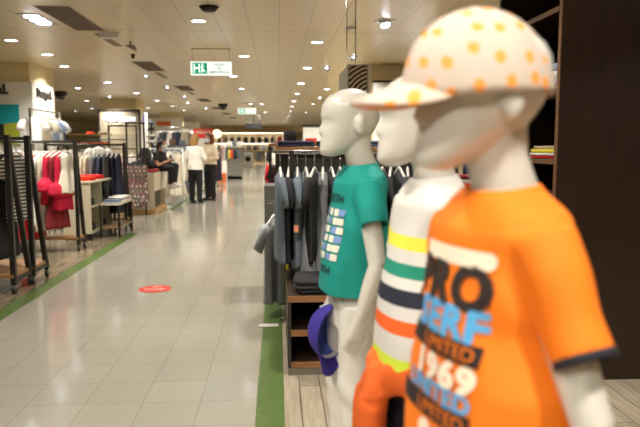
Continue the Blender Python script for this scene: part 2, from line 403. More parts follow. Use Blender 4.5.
for x, y, lb in ((-1.93, 23.5, 'black dome camera hanging beyond the first exit sign'), (-6.0, 18.5, 'black dome camera over the left clothes departments')):
    r = empty('dome_camera', (x, y, CEIL), 0, lb, 'security camera')
    MB().disc((0, 0, -.1), .17, 0).build('mount', HOUSE, r, True); MB().ball((0, 0, -.1), (.14, .14, .13)).build('dome', mat('black_glass', (16, 16, 18), .08), r, True)

# exit signs
def exit_sign(x, y, z, w, lb):
    r = empty('exit_sign', (x, y, z), 0, lb, 'exit sign', 'lit emergency exit signs')
    h = w * .33
    MB().box(-w/2, w/2, -.02, .02, 0, h).build('light_box', mat('exit_white', (236, 246, 240), .4, emit=.85), r, bevel=.004)
    MB().box(-w/2 + .03, -w/2 + .03 + w*.36, -.0225, -.0195, .02, h - .02).build('green_panel', mat('exit_green', (20, 160, 120), .4, emit=.6), r)
    # running figure and door, white on green
    g = MB(); cx = -w/2 + .03 + w*.18; s = h
    g.box(cx - w*.15, cx - w*.12, -.026, -.0226, s*.18, s*.82); g.box(cx - w*.12, cx - w*.03, -.026, -.0226, s*.46, s*.58)
    g.box(cx - w*.03, cx + w*.0, -.026, -.0226, s*.2, s*.8)
    g.tube([(cx + w*.035, -.024, s*.62), (cx + w*.07, -.024, s*.42)], .014, 6); g.tube([(cx + w*.07, -.024, s*.42), (cx + w*.12, -.024, s*.24)], .010, 6)
    g.tube([(cx + w*.07, -.024, s*.42), (cx + w*.03, -.024, s*.2)], .010, 6); g.tube([(cx + w*.035, -.024, s*.62), (cx + w*.1, -.024, s*.66)], .008, 6); g.ball((cx + w*.06, -.024, s*.78), (.014, .003, .014), 10, 6)
    g.build('running_figure', mat('exit_figure', (240, 250, 245), .4, emit=.9), r)
    for i, t in enumerate(('SALIDA', 'DE', 'EMERGENCIA')):
        me = text_mesh(t, h * .25, .001, .0006); o = link(me, 'lettering', mat('exit_letters', (110, 178, 160), .5), r)
        o.rotation_euler = (PI/2, 0, 0); o.location = (w * .2, -.0215, h * (.78 - .28 * i))
    mb = MB(); mb.box(-w*.48, w*.48, -.03, .03, CEIL - z - .012, CEIL - z)
    mb.build('bracket', mat('steel', (170, 160, 144), .35, .6), r)
    for q in (-w*.45, w*.45): MB().tube([(q, 0, h), (q, 0, CEIL - z)], .004, 6).build('hanging_rod', mat('steel', (170, 160, 144), .35, .6), r)
exit_sign(-1.01, 10.2, 2.475, .63, 'nearest lit green and white exit sign hanging over the aisle')
exit_sign(-1.05, 23, 2.49, .63, 'second smaller exit sign hanging farther down the aisle')
exit_sign(-1.3, 41, 2.45, .63, 'farthest tiny exit sign left of the hanging black screen')
r = empty('hanging_screen', (-.86, 24, 1.99), 0, 'long black screen hanging from a pole over the far aisle', 'screen')
MB().box(-.29, .29, -.06, .06, 0, .22).build('screen_body', HOUSE, r, bevel=.01); MB().tube([(0, 0, .22), (0, 0, CEIL - 1.99)], .02, 8).build('pole', HOUSE, r)
MB().box(-.27, .27, -.064, -.06, .02, .2).build('display', mat('black_display', (16, 17, 18), .5), r)

# red distancing sticker on the floor
r = empty('floor_sticker', (-1.2, 6.24, 0), 0, 'red oval distancing sticker stuck on the beige tiles', 'floor sticker')
mb = MB(); mb.rings([[(.155*math.cos(2*PI*j/36)*q, .155*math.sin(2*PI*j/36)*q, z) for j in range(36)] for q, z in ((1, 0.0002), (1, .0022))]); mb.build('disc', mat('sticker_red', (206, 48, 30), .35), r)
for t, s, y in (('MANTÉN', .05, -.005), ('LA DISTANCIA', .028, -.06)):
    me = text_mesh(t, s, .0004, .0012); o = link(me, 'lettering', mat('sticker_white', (240, 226, 214), .4), r); o.location = (0, y, .0028)
mb = MB(); mb.tube([(-.03, .06, .003), (0, .1, .003), (.05, .07, .003)], .006, 6); mb.build('arrow_mark', mat('sticker_white', (240, 226, 214), .4), r)
tag(MB().box(-.15, .0, 4.84, 4.92, .0042, .0055).build('floor_tape', mat('white_tape', (214, 212, 204), .4)), 'strip of white tape across the green floor band by the shirt rack', 'tape')
# ------------------------------------------------------------------ figures
def gauss(x, s): return math.exp(-x * x / (2 * s * s))
def lerp_tab(tab, t):
    for (a, b) in zip(tab, tab[1:]):
        if t <= b[0]:
            u = (t - a[0]) / (b[0] - a[0]); u = max(0, min(1, u)); u2 = u
            return [a[i] + (b[i] - a[i]) * u2 for i in range(1, len(a))]
    return list(tab[-1][1:])
# t from chin to crown, front y, back y, half width (for a head 0.2 m tall, facing -Y)
HEAD = [(0, -.074, -.050, .010), (.035, -.088, -.030, .024), (.10, -.094, -.004, .037), (.18, -.092, .022, .046), (.27, -.089, .048, .053), (.36, -.088, .066, .059),
        (.46, -.086, .078, .064), (.56, -.087, .085, .068), (.66, -.090, .088, .070), (.75, -.087, .086, .070), (.84, -.077, .076, .064), (.91, -.060, .058, .052), (.965, -.038, .036, .035), (.99, -.018, .018, .017), (1, -.004, .006, .004)]
def head_rings(mb, c, s=1.0, n=64, m=60, M=None, features=.6):
    """c = chin height point (x, y, z); head height .2*s"""
    rings = []
    for i in range(m + 1):
        t = i / m; f, b, w = lerp_tab(HEAD, t); cy = (f + b) / 2; ry = (b - f) / 2; z = t * .2; r = []
        for j in range(n):
            a = 2 * PI * j / n; x = w * math.cos(a); y = cy + ry * math.sin(a)
            if math.sin(a) < 0:
                e = 1.0
                k = -math.sin(a)
                nose = .021 * math.exp(-((t - .36) / .05) ** 2) if t < .36 else .021 * math.exp(-((t - .36) / .13) ** 2)
                y -= features * nose * gauss(x, .0085) * k
                y -= features * .006 * gauss(t - .245, .014) * gauss(x, .016); y -= features * .0055 * gauss(t - .195, .016) * gauss(x, .014)
                y += features * .004 * gauss(t - .22, .008) * gauss(x, .017)
                y += features * .010 * (gauss(x - .030, .012) + gauss(x + .030, .012)) * gauss(t - .50, .045)
                y -= features * .005 * (gauss(x - .030, .007) + gauss(x + .030, .007)) * gauss(t - .495, .020)
                y -= features * .005 * gauss(t - .585, .03) * gauss(x, .035)
                y -= features * .005 * gauss(t - .06, .05) * gauss(x, .014)
            r.append(Vector((x, y, z)) * s)
        rings.append(r)
    q = MB(); q.rings(rings)
    for sx in (-1, 1):   # ears
        q.ball((sx * .068 * s, .012 * s, .092 * s), (.011 * s, .017 * s, .029 * s), 12, 8)
    if M: q.xf(M)
    q.xf(Matrix.Translation(Vector(c)))
    mb.add(q.v, q.f)

def hand(mb, wrist, d, palm_n, side, s=1.0, curl=.35):
    """hand from wrist along d; palm_n faces the palm; side = +-1 thumb side"""
    d = Vector(d).normalized(); pn = Vector(palm_n); pn = (pn - d * pn.dot(d)).normalized(); sd = d.cross(pn) * side; w = Vector(wrist)
    mb.tube([w - d*.01*s, w + d*.02*s, w + d*.05*s, w + d*.068*s], [(.017*s, .017*s), (.014*s, .024*s), (.012*s, .03*s), (.010*s, .028*s)] if abs(pn.y) > .7 else [(.017*s, .017*s), (.024*s, .014*s), (.03*s, .013*s), (.028*s, .011*s)], 12)
    for k, (off, ln) in enumerate(((.022, .052), (.0075, .058), (-.0075, .054), (-.021, .043))):
        b = w + d*.055*s + sd*off*s; ln *= s; c1 = curl * (1 + .2*k)
        d1 = (d*math.cos(c1*.6) + pn*math.sin(c1*.6)).normalized(); d2 = (d*math.cos(c1*1.5) + pn*math.sin(c1*1.5)).normalized(); d3 = (d*math.cos(c1*2.4) + pn*math.sin(c1*2.4)).normalized()
        p1 = b + d1*(ln*.48 + .012*s); p2 = p1 + d2*ln*.3; p3 = p2 + d3*ln*.22
        mb.tube([b, p1, p2, p3], [.0082*s, .0074*s, .0066*s, .0045*s], 8)
    tb = w + d*.018*s + sd*.018*s; t1 = tb + (d*.7 + sd*.75 + pn*.25).normalized()*.026*s; t2 = t1 + (d*.95 + sd*.25 + pn*.35).normalized()*.024*s; t3 = t2 + (d + pn*.4).normalized()*.014*s
    mb.tube([tb, t1, t2, t3], [.011*s, .0095*s, .008*s, .005*s], 8)

MANN = mat('mannequin_gloss', (208, 203, 191), .32, coat=.35)
def child_mannequin(loc, rz, label, head_rz=0, arms=None):
    """1.32 m child, local z=0 at the soles, facing -Y"""
    r = empty('child_mannequin', loc, rz, label, 'mannequin', 'child mannequins in a row by the aisle')
    mb = MB()
    head_rings(mb, (0, -.004, 1.114), 1.05, M=Matrix.Rotation(head_rz, 4, 'Z'))
    mb.tube([(0, .045, 1.02), (0, .034, 1.08), (0, .018, 1.13), (0, .012, 1.18)], [(.062, .060), (.048, .046), (.043, .043), (.046, .046)], 24)
    mb.loft([(0, .03, 1.085, .040, .038), (0, .03, 1.068, .070, .048), (0, .025, 1.05, .092, .052), (0, .02, 1.02, .112, .064), (0, .02, .96, .114, .066), (0, .016, .88, .110, .074), (0, .018, .80, .103, .072), (0, .022, .73, .112, .074), (0, .02, .66, .122, .086), (0, .02, .62, .11, .08)], 32, e=.9)
    arms = arms or {}
    for sx in (-1, 1):
        el, wr = arms.get(sx, ((.175, .045, .80), (.180, -.01, .635)))
        sh = Vector((sx*.112, .012, 1.006)); el = Vector((sx*el[0], el[1], el[2])); wr = Vector((sx*wr[0], wr[1], wr[2]))
        mb.ball(sh, (.034, .034, .034))
        mb.tube([sh, sh.lerp(el, .45), el], [.035, .031, .0265], 16)
        mb.tube([el, el.lerp(wr, .35), wr], [.0265, .0265, .0185], 16)
        hand(mb, wr, (wr - el).normalized() + Vector((0, 0, -.3)), (-sx, 0, 0), 1 if sx > 0 else -1, .95)
        hp = Vector((sx*.065, .015, .66)); kn = Vector((sx*.075, .0, .36)); an = Vector((sx*.08, .02, .07))
        mb.tube([hp, hp.lerp(kn, .5), kn], [.066, .058, .045], 18); mb.tube([kn, kn.lerp(an, .35), an], [.045, .046, .027], 18)
        mb.ball((sx*.082, -.035, .027), (.032, .085, .027))
    me = remesh(mb, .0045, 3)
    body = link(me, 'body', MANN, r, True)
    return r

def cut_shell(me, planes, thick=.0025):
    """open a fused garment where it meets each (point, normal) plane; everything on the far side goes"""
    bm = bmesh.new(); bm.from_mesh(me)
    for p, n, lim in planes:
        geom = list(bm.verts) + list(bm.edges) + list(bm.faces)
        if lim: 
            fs = [f for f in bm.faces if lim(f.calc_center_median())]; es = {e for f in fs for e in f.edges}; vs = {v for f in fs for v in f.verts}
            geom = list(vs) + list(es) + fs
        res = bmesh.ops.bisect_plane(bm, geom=geom, plane_co=p, plane_no=n, clear_outer=False)
        p = Vector(p); n = Vector(n).normalized()
        kill = [f for f in bm.faces if (f.calc_center_median() - p).dot(n) > -1e-5 and (not lim or lim(f.calc_center_median()))]
        bmesh.ops.delete(bm, geom=kill, context='FACES')
    bm.to_mesh(me); bm.free(); return me
def wrinkle(me, fn):
    ns = [v.normal.copy() for v in me.vertices]
    for v, n in zip(me.vertices, ns): v.co += n * fn(v.co)
    me.update()
def solid(o, t):
    s = o.modifiers.new('solidify', 'SOLIDIFY'); s.thickness = t; s.offset = -1; return o

def child_shirt(parent, m, hem=.665, sleeve_end=(.172, .018, .89), fit=1.0, seed=0, name='t_shirt', sr=.040, amp=1.0, low=1.0, dy=0.0):
    mb = MB()
    mb.loft([(0, .03, 1.098, .052*fit, .050), (0, .03, 1.088, .058*fit, .054), (0, .03, 1.074, .084*fit, .060), (0, .03, 1.055, .118*fit, .068), (0, .026, 1.03, .128*fit, .078), (0, .022, .98, .124*fit, .080), (0, .018, .90, .124*fit, .090), (0, .012 + dy, .82, .130*fit*low, .104), (0, .012 + dy, .74, .136*fit*low, .110), (0, .012 + dy, hem - .02, .142*fit*low, .114)], 40, e=.88)
    for sx in (-1, 1):
        a = Vector((sx*.10*fit, .02, 1.028)); e = Vector((sx*sleeve_end[0]*fit, sleeve_end[1], sleeve_end[2])); d = (e - a).normalized(); e2 = e
        mb.tube([a, a.lerp(e, .35), a.lerp(e, .7), e2], [(.048, .048), (.046, .046), (sr+.002, sr), (sr + .002, sr)], 24)
    me = remesh(mb, .0055, 5)
    pl = [((0, 0, hem), (0, 0, -1), lambda c: c.z < hem + .05 and abs(c.x) < .19 and c.z < .75), ((0, .03, 1.092), (0, -.12, 1), None)]
    cut_shell(me, pl)
    bm = bmesh.new(); bm.from_mesh(me); bm.normal_update(); kill = []
    for sx in (-1, 1):      # open the sleeve ends
        a = Vector((sx*.10*fit, .02, 1.028)); e = Vector((sx*sleeve_end[0]*fit, sleeve_end[1], sleeve_end[2])); d = (e - a).normalized()
        for f in bm.faces:
            q = f.calc_center_median() - e
            if abs(q.dot(d)) < .014 and (q - d*q.dot(d)).length < sr + .006 and f.normal.dot(d) > .55: kill.append(f)
    bmesh.ops.delete(bm, geom=list(set(kill)), context='FACES'); bm.to_mesh(me); bm.free()
    rnd = random.Random(seed); ph = rnd.random() * 10
    def fn(c):
        low = max(0, min(1, (1.02 - c.z) / .3)); q = noise.noise(Vector((c.x*9 + ph, c.y*9, c.z*3.2)))
        s = .0060 * low * q + .0025 * noise.noise(Vector((c.x*22 + ph, c.y*22, c.z*9)))
        ax = abs(c.x)                                     # drag lines from the armpit
        s += .0035 * math.sin((c.z + ax*1.1) * 55 + ph) * gauss(c.z - .93, .06) * gauss(ax - .12, .035)
        s += .005 * math.sin(c.x*38 + 2*c.y*20 + ph) * gauss(c.z - hem, .05)
        return s * amp
    wrinkle(me, fn)
    o = link(me, name, m, parent, True); solid(o, .0025)
    return o, me

def press(flat, me, parent, name, m, off=.003, cell=.006, to=None):
    """lay a flat XZ design (a mesh in its x/y plane) on a garment from the front, following its curve"""
    bvh = BVHTree.FromPolygons([tuple(v.co) for v in me.vertices], [tuple(p.vertices) for p in me.polygons])
    bm = bmesh.new(); bm.from_mesh(flat)
    xs = [v.co.x for v in bm.verts]; ys = [v.co.y for v in bm.verts]
    for ax, lo, hi in ((0, min(xs), max(xs)), (1, min(ys), max(ys))):
        k = math.ceil(lo / cell)
        while k * cell < hi:
            co = [0, 0, 0]; no = [0, 0, 0]; co[ax] = k * cell; no[ax] = 1
            bmesh.ops.bisect_plane(bm, geom=list(bm.verts) + list(bm.edges) + list(bm.faces), plane_co=co, plane_no=no); k += 1
    bmesh.ops.triangulate(bm, faces=bm.faces)
    for v in bm.verts:
        o = Vector((v.co.x, -.4, v.co.y)); hit = bvh.ray_cast(o, Vector((0, 1, 0)))
        y = hit[0].y if hit[0] is not None else 0
        v.co = Vector((v.co.x, y - off - (.0012 if v.co.z > 0 else 0), v.co.y))
    bmesh.ops.recalc_face_normals(bm, faces=bm.faces)
    out = bpy.data.meshes.new(name); bm.to_mesh(out); bm.free()
    o = link(out, name, m, parent); 
    return o
def flat_text(t, size, x, z, bold=.0, sx=1.0, shear=0, align='CENTER', sp=1.0):
    me = text_mesh(t, size, .0, 0, align, sp, shear); me.transform(Matrix.Translation((x, z, 0)) @ Matrix.Diagonal((sx, 1, 1, 1)))
    if not bold: return me
    bm = bmesh.new()      # a bolder face: the same letters laid over each other, slightly shifted
    for a, b in ((0, 0), (1, 0), (-1, 0), (0, 1), (0, -1), (.7, .7), (-.7, .7), (.7, -.7), (-.7, -.7)):
        c = me.copy(); c.transform(Matrix.Translation((a*bold, b*bold*.7, 0))); bm.from_mesh(c); bpy.data.meshes.remove(c)
    bm.to_mesh(me); bm.free(); return me
def flat_poly(polys):
    mb = MB()
    for p in polys: mb.add([(a, b, 0) for a, b in p], [tuple(range(len(p)))])
    me = bpy.data.meshes.new('f'); me.from_pydata(mb.v, [], mb.f); me.update(); return me
def rrect(x0, x1, z0, z1, r=.006, n=4):
    pts = []
    for cx, cz, a0 in ((x1 - r, z0 + r, -PI/2), (x1 - r, z1 - r, 0), (x0 + r, z1 - r, PI/2), (x0 + r, z0 + r, PI)):
        for k in range(n + 1): pts.append((cx + r*math.cos(a0 + k*PI/2/n), cz + r*math.sin(a0 + k*PI/2/n)))
    return pts

def pants(parent, m, name='trousers', bottom=.08, w=1.0):
    mb = MB(); mb.loft([(0, .026, .755, .114, .080), (0, .028, .70, .122, .086), (0, .026, .64, .130, .096), (0, .02, .58, .12, .09)], 32, e=.9)
    for sx in (-1, 1): mb.tube([(sx*.062, .015, .66), (sx*.070, .008, .50), (sx*.078, .0, .36), (sx*.08, .01, bottom)], [.078*w, .070*w, .060*w, .052*w], 24)
    me = remesh(mb, .006, 4); cut_shell(me, [((0, 0, .745), (0, 0, 1), None), ((0, 0, bottom + .01), (0, 0, -1), None)])
    wrinkle(me, lambda c: .006 * noise.noise(Vector((c.x*12, c.y*12, c.z*7))) + .003 * math.sin(c.z*60 + c.x*30) * gauss(c.z - .36, .06))
    o = link(me, name, m, parent, True); solid(o, .003); return o

def cap_meshes(s=1.0, dome=.118):
    """cap facing -Y, base of the crown at z=0"""
    A, B = .088*s, .104*s; n = 48; m = 18; uvs = []
    rings = []
    for i in range(m + 1):
        t = i / m * (PI/2 - .03); r = []
        for j in range(n):
            a = 2*PI*j/n; rad = math.cos(t) ** .92; z = dome*s * math.sin(t) ** .95
            seam = 1 - .010 * (1 - abs(math.sin(3*a))) ** 8
            x = A*rad*math.cos(a)*seam; y = B*rad*math.sin(a)*seam
            if math.sin(a) < 0 and t < .9: y -= .006*s*(-math.sin(a))*(1 - t/.9) * 0
            r.append((x, y, z - .004*s*(math.sin(a) > 0)*math.sin(a)*(1 - t/(PI/2))))
        rings.append(r)
    cr = MB(); cr.rings(rings, False); top = [rings[-1][j] for j in range(n)]; cr.add(top, [tuple(range(n))])
    crown = cr.mesh('crown')
    # brim: a curved bill
    br = MB(); K = 20; Lr = []
    for i in range(8):
        u = i / 7; row = []
        for j in range(K + 1):
            q = (j / K * 2 - 1); a = -PI/2 + q * R(56)
            x0, y0 = A*1.005*math.cos(a), B*1.005*math.sin(a)
            ln = .070*s * max(0, math.cos(q * PI/2)) ** .75; ue = u * ln / (.070*s)
            x = x0 * (1 + .0*u); y = y0 - ln*u; z = .026*math.cos(q*PI/2) - .022*ue - 3.0*(x*x)*ue
            row.append((x, y, z))
        Lr.append(row)
    f = [(i*(K+1)+j, i*(K+1)+j+1, (i+1)*(K+1)+j+1, (i+1)*(K+1)+j) for i in range(7) for j in range(K)]
    br.add([p for r in Lr for p in r], f); brim = br.mesh('brim')
    return crown, brim

def dots_mat(name, base, dot, sc, th=.24, rnd=.45, rough=.85):
    m = mat(name, base, rough, bump=.2, bscale=400); nt = m.node_tree; L = nt.links; b = nt.nodes['Principled BSDF']
    uv = nt.nodes.new('ShaderNodeUVMap'); uv.uv_map = 'dots'
    v = nt.nodes.new('ShaderNodeTexVoronoi'); v.voronoi_dimensions = '2D'; v.inputs['Scale'].default_value = sc; v.inputs['Randomness'].default_value = rnd
    L.new(uv.outputs[0], v.inputs[0])
    r = nt.nodes.new('ShaderNodeMapRange'); r.inputs[1].default_value = th; r.inputs[2].default_value = th + .04; r.inputs[3].default_value = 1; r.inputs[4].default_value = 0
    L.new(v.outputs['Distance'], r.inputs[0])
    mx = nt.nodes.new('ShaderNodeMix'); mx.data_type = 'RGBA'; L.new(r.outputs[0], mx.inputs[0]); mx.inputs[6].default_value = lin(base); mx.inputs[7].default_value = lin(dot)
    L.new(mx.outputs[2], b.inputs['Base Color']); return m
def uv_by(me, fn):
    l = me.uv_layers.new(name='dots')
    for p in me.polygons:
        for li in p.loop_indices: l.data[li].uv = fn(me.vertices[me.loops[li].vertex_index].co)

BZ = .25
# low plinth they stand on
tag(MB().box(-.02, .75, .45, 2.45, .003, BZ).build('display_plinth', mat('plinth_white', (214, 206, 190), .4), bevel=.01), 'low white plinth under the three child mannequins', 'display plinth')

# --- mannequin in the teal shirt
TEAL = mat('teal_jersey', (0, 142, 130), .8, bump=.25, bscale=500, var=.05, vscale=20)
m1 = child_mannequin((.235, 2.0, BZ), R(-80), 'bald cream mannequin in a teal printed shirt and white trousers, farthest of the three', R(-4), {1: ((.186, .022, .80), (.200, -.035, .645))})
s1, s1m = child_shirt(m1, TEAL, hem=.692, sleeve_end=(.172, .018, .912), seed=3)
pants(m1, mat('white_denim', (226, 220, 208), .85, bump=.3, bscale=300))
DK = mat('print_dark', (24, 52, 56), .8); PL = mat('print_pale', (226, 224, 206), .8); PB = mat('print_blue', (120, 150, 196), .8); PY = mat('print_yellow', (222, 206, 120), .8)
press(flat_text('NORTH', .036, .0, .985, .0008, 1.15), s1m, s1, 'chest_lettering', DK)
ps = [[], [], []]
for i, x in enumerate((-.075, -.035, .005, .045, .075)):
    for k in range(6):
        z = .945 - k*.027
        ps[(i + k*2) % 3].append(rrect(x - .015, x + .014, z - .011, z + .010, .002, 1))
for p, mm in zip(ps, (PL, PB, PL)):
    for q in p: press(flat_poly([q]), s1m, s1, 'chest_patch', mm)
press(flat_text('SOUTH', .036, .0, .765, .0008, 1.15), s1m, s1, 'chest_lettering', DK)

# --- mannequin in the striped shirt
Wt = (212, 207, 198)
zz = lambda w: w - BZ
STR = ramp_mat('striped_jersey', 'Z', [(.60, Wt), (zz(.905), (206, 226, 60)), (zz(.948), Wt), (zz(.998), (240, 96, 24)), (zz(1.033), Wt), (zz(1.062), (26, 28, 46)), (zz(1.097), Wt), (zz(1.122), (20, 134, 108)), (zz(1.152), Wt), (zz(1.182), (232, 224, 70)), (zz(1.212), Wt), (1.3, Wt)], bump=.3, bscale=420)
m2 = child_mannequin((.328, 1.43, BZ - .012), R(-80), 'cream mannequin in a striped white shirt with an orange jumper tied at the waist', R(-14))
s2, s2m = child_shirt(m2, STR, hem=.655, seed=8, name='striped_shirt', amp=.7)
pants(m2, mat('navy_trousers', (26, 26, 38), .85))
ORJ = mat('orange_knit', (222, 96, 24), .85, bump=.35, bscale=260)
mb = MB(); n = 40; rings = []
for j in range(n + 1):
    a = 2*PI*j/n; f = -math.sin(a)   # f = 1 at the front
    z = .668 - .030*f; rings.append([(math.cos(a)*(.136 + .018*math.cos(b)), .014 + math.sin(a)*(.112 + .018*math.cos(b)), z + .040*math.sin(b) + .006*math.sin(a*5)) for b in [2*PI*k/12 for k in range(12)]])
mb.rings(rings, False); mb.add([(0, 0, 0)], [])
mb.v.pop()
kx = -.005
mb.ball((kx, -.098, .640), (.036, .026, .032))
mb.ball((kx - .025, -.094, .660), (.030, .024, .026))
def sleeve(pts, rad): mb.tube(pts, rad, 16)
sleeve([(kx, -.096, .645), (kx - .035, -.106, .58), (kx - .045, -.106, .48), (kx - .05, -.102, .38), (kx - .052, -.098, .27)], [(.030, .032), (.036, .042), (.034, .046), (.032, .046), (.026, .036)])
sleeve([(kx, -.096, .645), (kx + .045, -.128, .57), (kx + .055, -.130, .48), (kx + .055, -.127, .38), (kx + .055, -.124, .32)], [(.030, .030), (.034, .036), (.030, .038), (.028, .038), (.024, .032)])
sw = mb.v; me = remesh(mb, .006, 3)
wrinkle(me, lambda c: .005 * math.sin(c.x*70 + c.z*12) * (c.z < .6) + .005 * noise.noise(Vector((c.x*30, c.y*30, c.z*14))))
link(me, 'tied_jumper', ORJ, m2, True)

# --- mannequin in the orange shirt and cap
ORA = mat('orange_jersey', (244, 122, 0), .75, bump=.22, bscale=520, var=.03, vscale=15)
m3 = child_mannequin((.300, .905, BZ), R(-76), 'nearest cream mannequin in an orange printed shirt and polka dot cap', R(-14), {1: ((.186, .045, .80), (.200, .03, .63))})
s3, s3m = child_shirt(m3, ORA, hem=.64, sleeve_end=(.178, .034, .888), seed=5, sr=.038, low=1.20, dy=.010)
pants(m3, mat('grey_shorts', (150, 146, 140), .85))
# dark contrast hem inside each sleeve
for sx in (-1, 1):
    a = Vector((sx*.10, .02, 1.028)); e = Vector((sx*.178, .034, .888)); d = (e - a).normalized()
    q = MB(); q.tube([e - d*.006, e + d*.006], [.0395, .0400], 28, False); o = q.build('sleeve_hem', mat('hem_black', (24, 22, 30), .8), s3, True); solid(o, .002)
BK = mat('print_black', (38, 24, 18), .8); BL = mat('print_sky', (84, 164, 214), .8); WH = mat('print_white', (238, 222, 196), .8)
u1 = .093     # right-hand end of the print, towards the sleeve
press(flat_poly([rrect(-.10, u1, .984, 1.008, .011)]), s3m, s3, 'printed_bar', WH)
press(flat_text('PRO', .082, u1 + .002, .953, .0058, 1.08, align='RIGHT', sp=1.13), s3m, s3, 'printed_word', BK)
press(flat_text('SERF', .060, u1 + .0, .904, .0040, 1.15, align='RIGHT', sp=1.12), s3m, s3, 'printed_word', BL)
press(flat_poly([rrect(-.10, u1, .855, .884, .002)]), s3m, s3, 'printed_bar', BK)
press(flat_text('LIMITED', .027, u1 - .006, .8695, .0, 1.15, align='RIGHT'), s3m, s3, 'printed_word', ORA, .0050)
press(flat_text('1969', .050, u1, .832, .0040, 1.3, align='RIGHT', sp=1.12), s3m, s3, 'printed_number', WH)
press(flat_text('UNITED', .034, u1 - .002, .801, .0020, 1.2, align='RIGHT', sp=1.08), s3m, s3, 'printed_word', BL)
press(flat_poly([rrect(-.10, u1, .760, .789, .002)]), s3m, s3, 'printed_bar', BK)
press(flat_text('LIMITED', .027, u1 - .006, .7745, .0, 1.15, align='RIGHT'), s3m, s3, 'printed_word', ORA, .0050)
press(flat_poly([[(.0 + .018*math.cos(a), .738 + .018*math.sin(a)) for a in [2*PI*k/20 for k in range(20)]]]), s3m, s3, 'printed_badge', WH)

# polka dot cap on its head
crown, brim = cap_meshes(1.04, .118)
uv_by(crown, lambda c: (math.atan2(c.y, c.x) * .115 * max(.35, math.cos(math.asin(min(1, c.z/.125)))) , math.asin(max(-1, min(1, c.z / .125))) * .125))
uv_by(brim, lambda c: (c.x + .31, c.y + .03))
DOTS = dots_mat('polka_cotton', (196, 178, 162), (236, 152, 66), 23, .20, .5)
PEACH = mat('brim_underside_peach', (232, 160, 110), .85)
cap = empty('polka_dot_cap', (.284, .905, BZ + 1.217), R(-88), 'cream baseball cap with orange polka dots worn by the nearest mannequin', 'cap')
cap.rotation_euler = (R(3.5), 0, R(-88))
o = link(crown, 'crown', DOTS, cap, True); solid(o, .002)
o = link(brim, 'brim', DOTS, cap, True); brim.materials.append(PEACH); sm = solid(o, .005); sm.modifiers['solidify'].material_offset = 1
MB().ball((0, 0, .121), (.009, .009, .005)).build('button', DOTS, cap, True)

# purple cap clipped to the white trousers
crown, brim = cap_meshes(.88, .100)
PU = mat('purple_cotton', (58, 44, 142), .85, bump=.2, bscale=300); PUB = mat('purple_lining_blue', (70, 96, 176), .8)
c2 = empty('purple_cap', (.178, 1.985, .805), 0, 'purple baseball cap hanging from the waist of the teal shirted mannequin', 'cap')
o = link(crown, 'crown', PU, c2, True); crown.materials.append(PUB); solid(o, .003); o.modifiers['solidify'].material_offset = 1
o = link(brim, 'brim', PU, c2, True); solid(o, .005)
q = MB(); q.box(-.018, .018, .070, .074, .030, .058); q.build('size_label', mat('tag_white', (230, 228, 220), .7), c2)
q = MB(); q.rings([[((.088*.88 - t)*math.cos(2*PI*j/40), (.104*.88 - t)*math.sin(2*PI*j/40), z - .004*.95*max(0, math.sin(2*PI*j/40))) for j in range(40)] for t, z in ((.004, .002), (.0065, .018))], False); q.build('sweatband', mat('band_pale', (206, 196, 196), .8), c2, True)
q = MB(); q.tube([(0, .098, .0), (0, .12, .012), (0, .135, .004)], .0025, 6); q.build('hang_loop', PU, c2)
c2.rotation_euler = (R(82), R(0), R(222))
# ------------------------------------------------------------------ clothes, hangers, rails
HW = mat('hanger_white', (226, 222, 212), .4); HK = mat('hanger_black', (24, 22, 22), .4); HM = mat('hanger_hook', (176, 172, 164), .25, .9); HT = mat('hanger_wood', (186, 150, 104), .5)
BLK = mat('black_steel', (40, 36, 33), .45, .3, var=.12)
CHR = mat('chrome', (200, 198, 192), .2, 1)
def hanger(parent, w=.40, m=None):
    """hook apex at z=0, shoulders spread along x"""
    mb = MB()
    mb.tube([(-w/2, 0, -.175), (-w*.3, 0, -.148), (-.02, 0, -.105), (.02, 0, -.105), (w*.3, 0, -.148), (w/2, 0, -.175)], [(.009, .013)]*6, 8)
    h = mb.build('hanger', m or HW, parent, True)
    q = MB(); q.tube([(0, 0, -.108), (0, 0, -.04), (.014, 0, -.028), (.020, 0, -.014), (.014, 0, 0), (0, 0, .004), (-.013, 0, -.004)], .0022, 6)
    q.build('hook', HM, h, True); return h
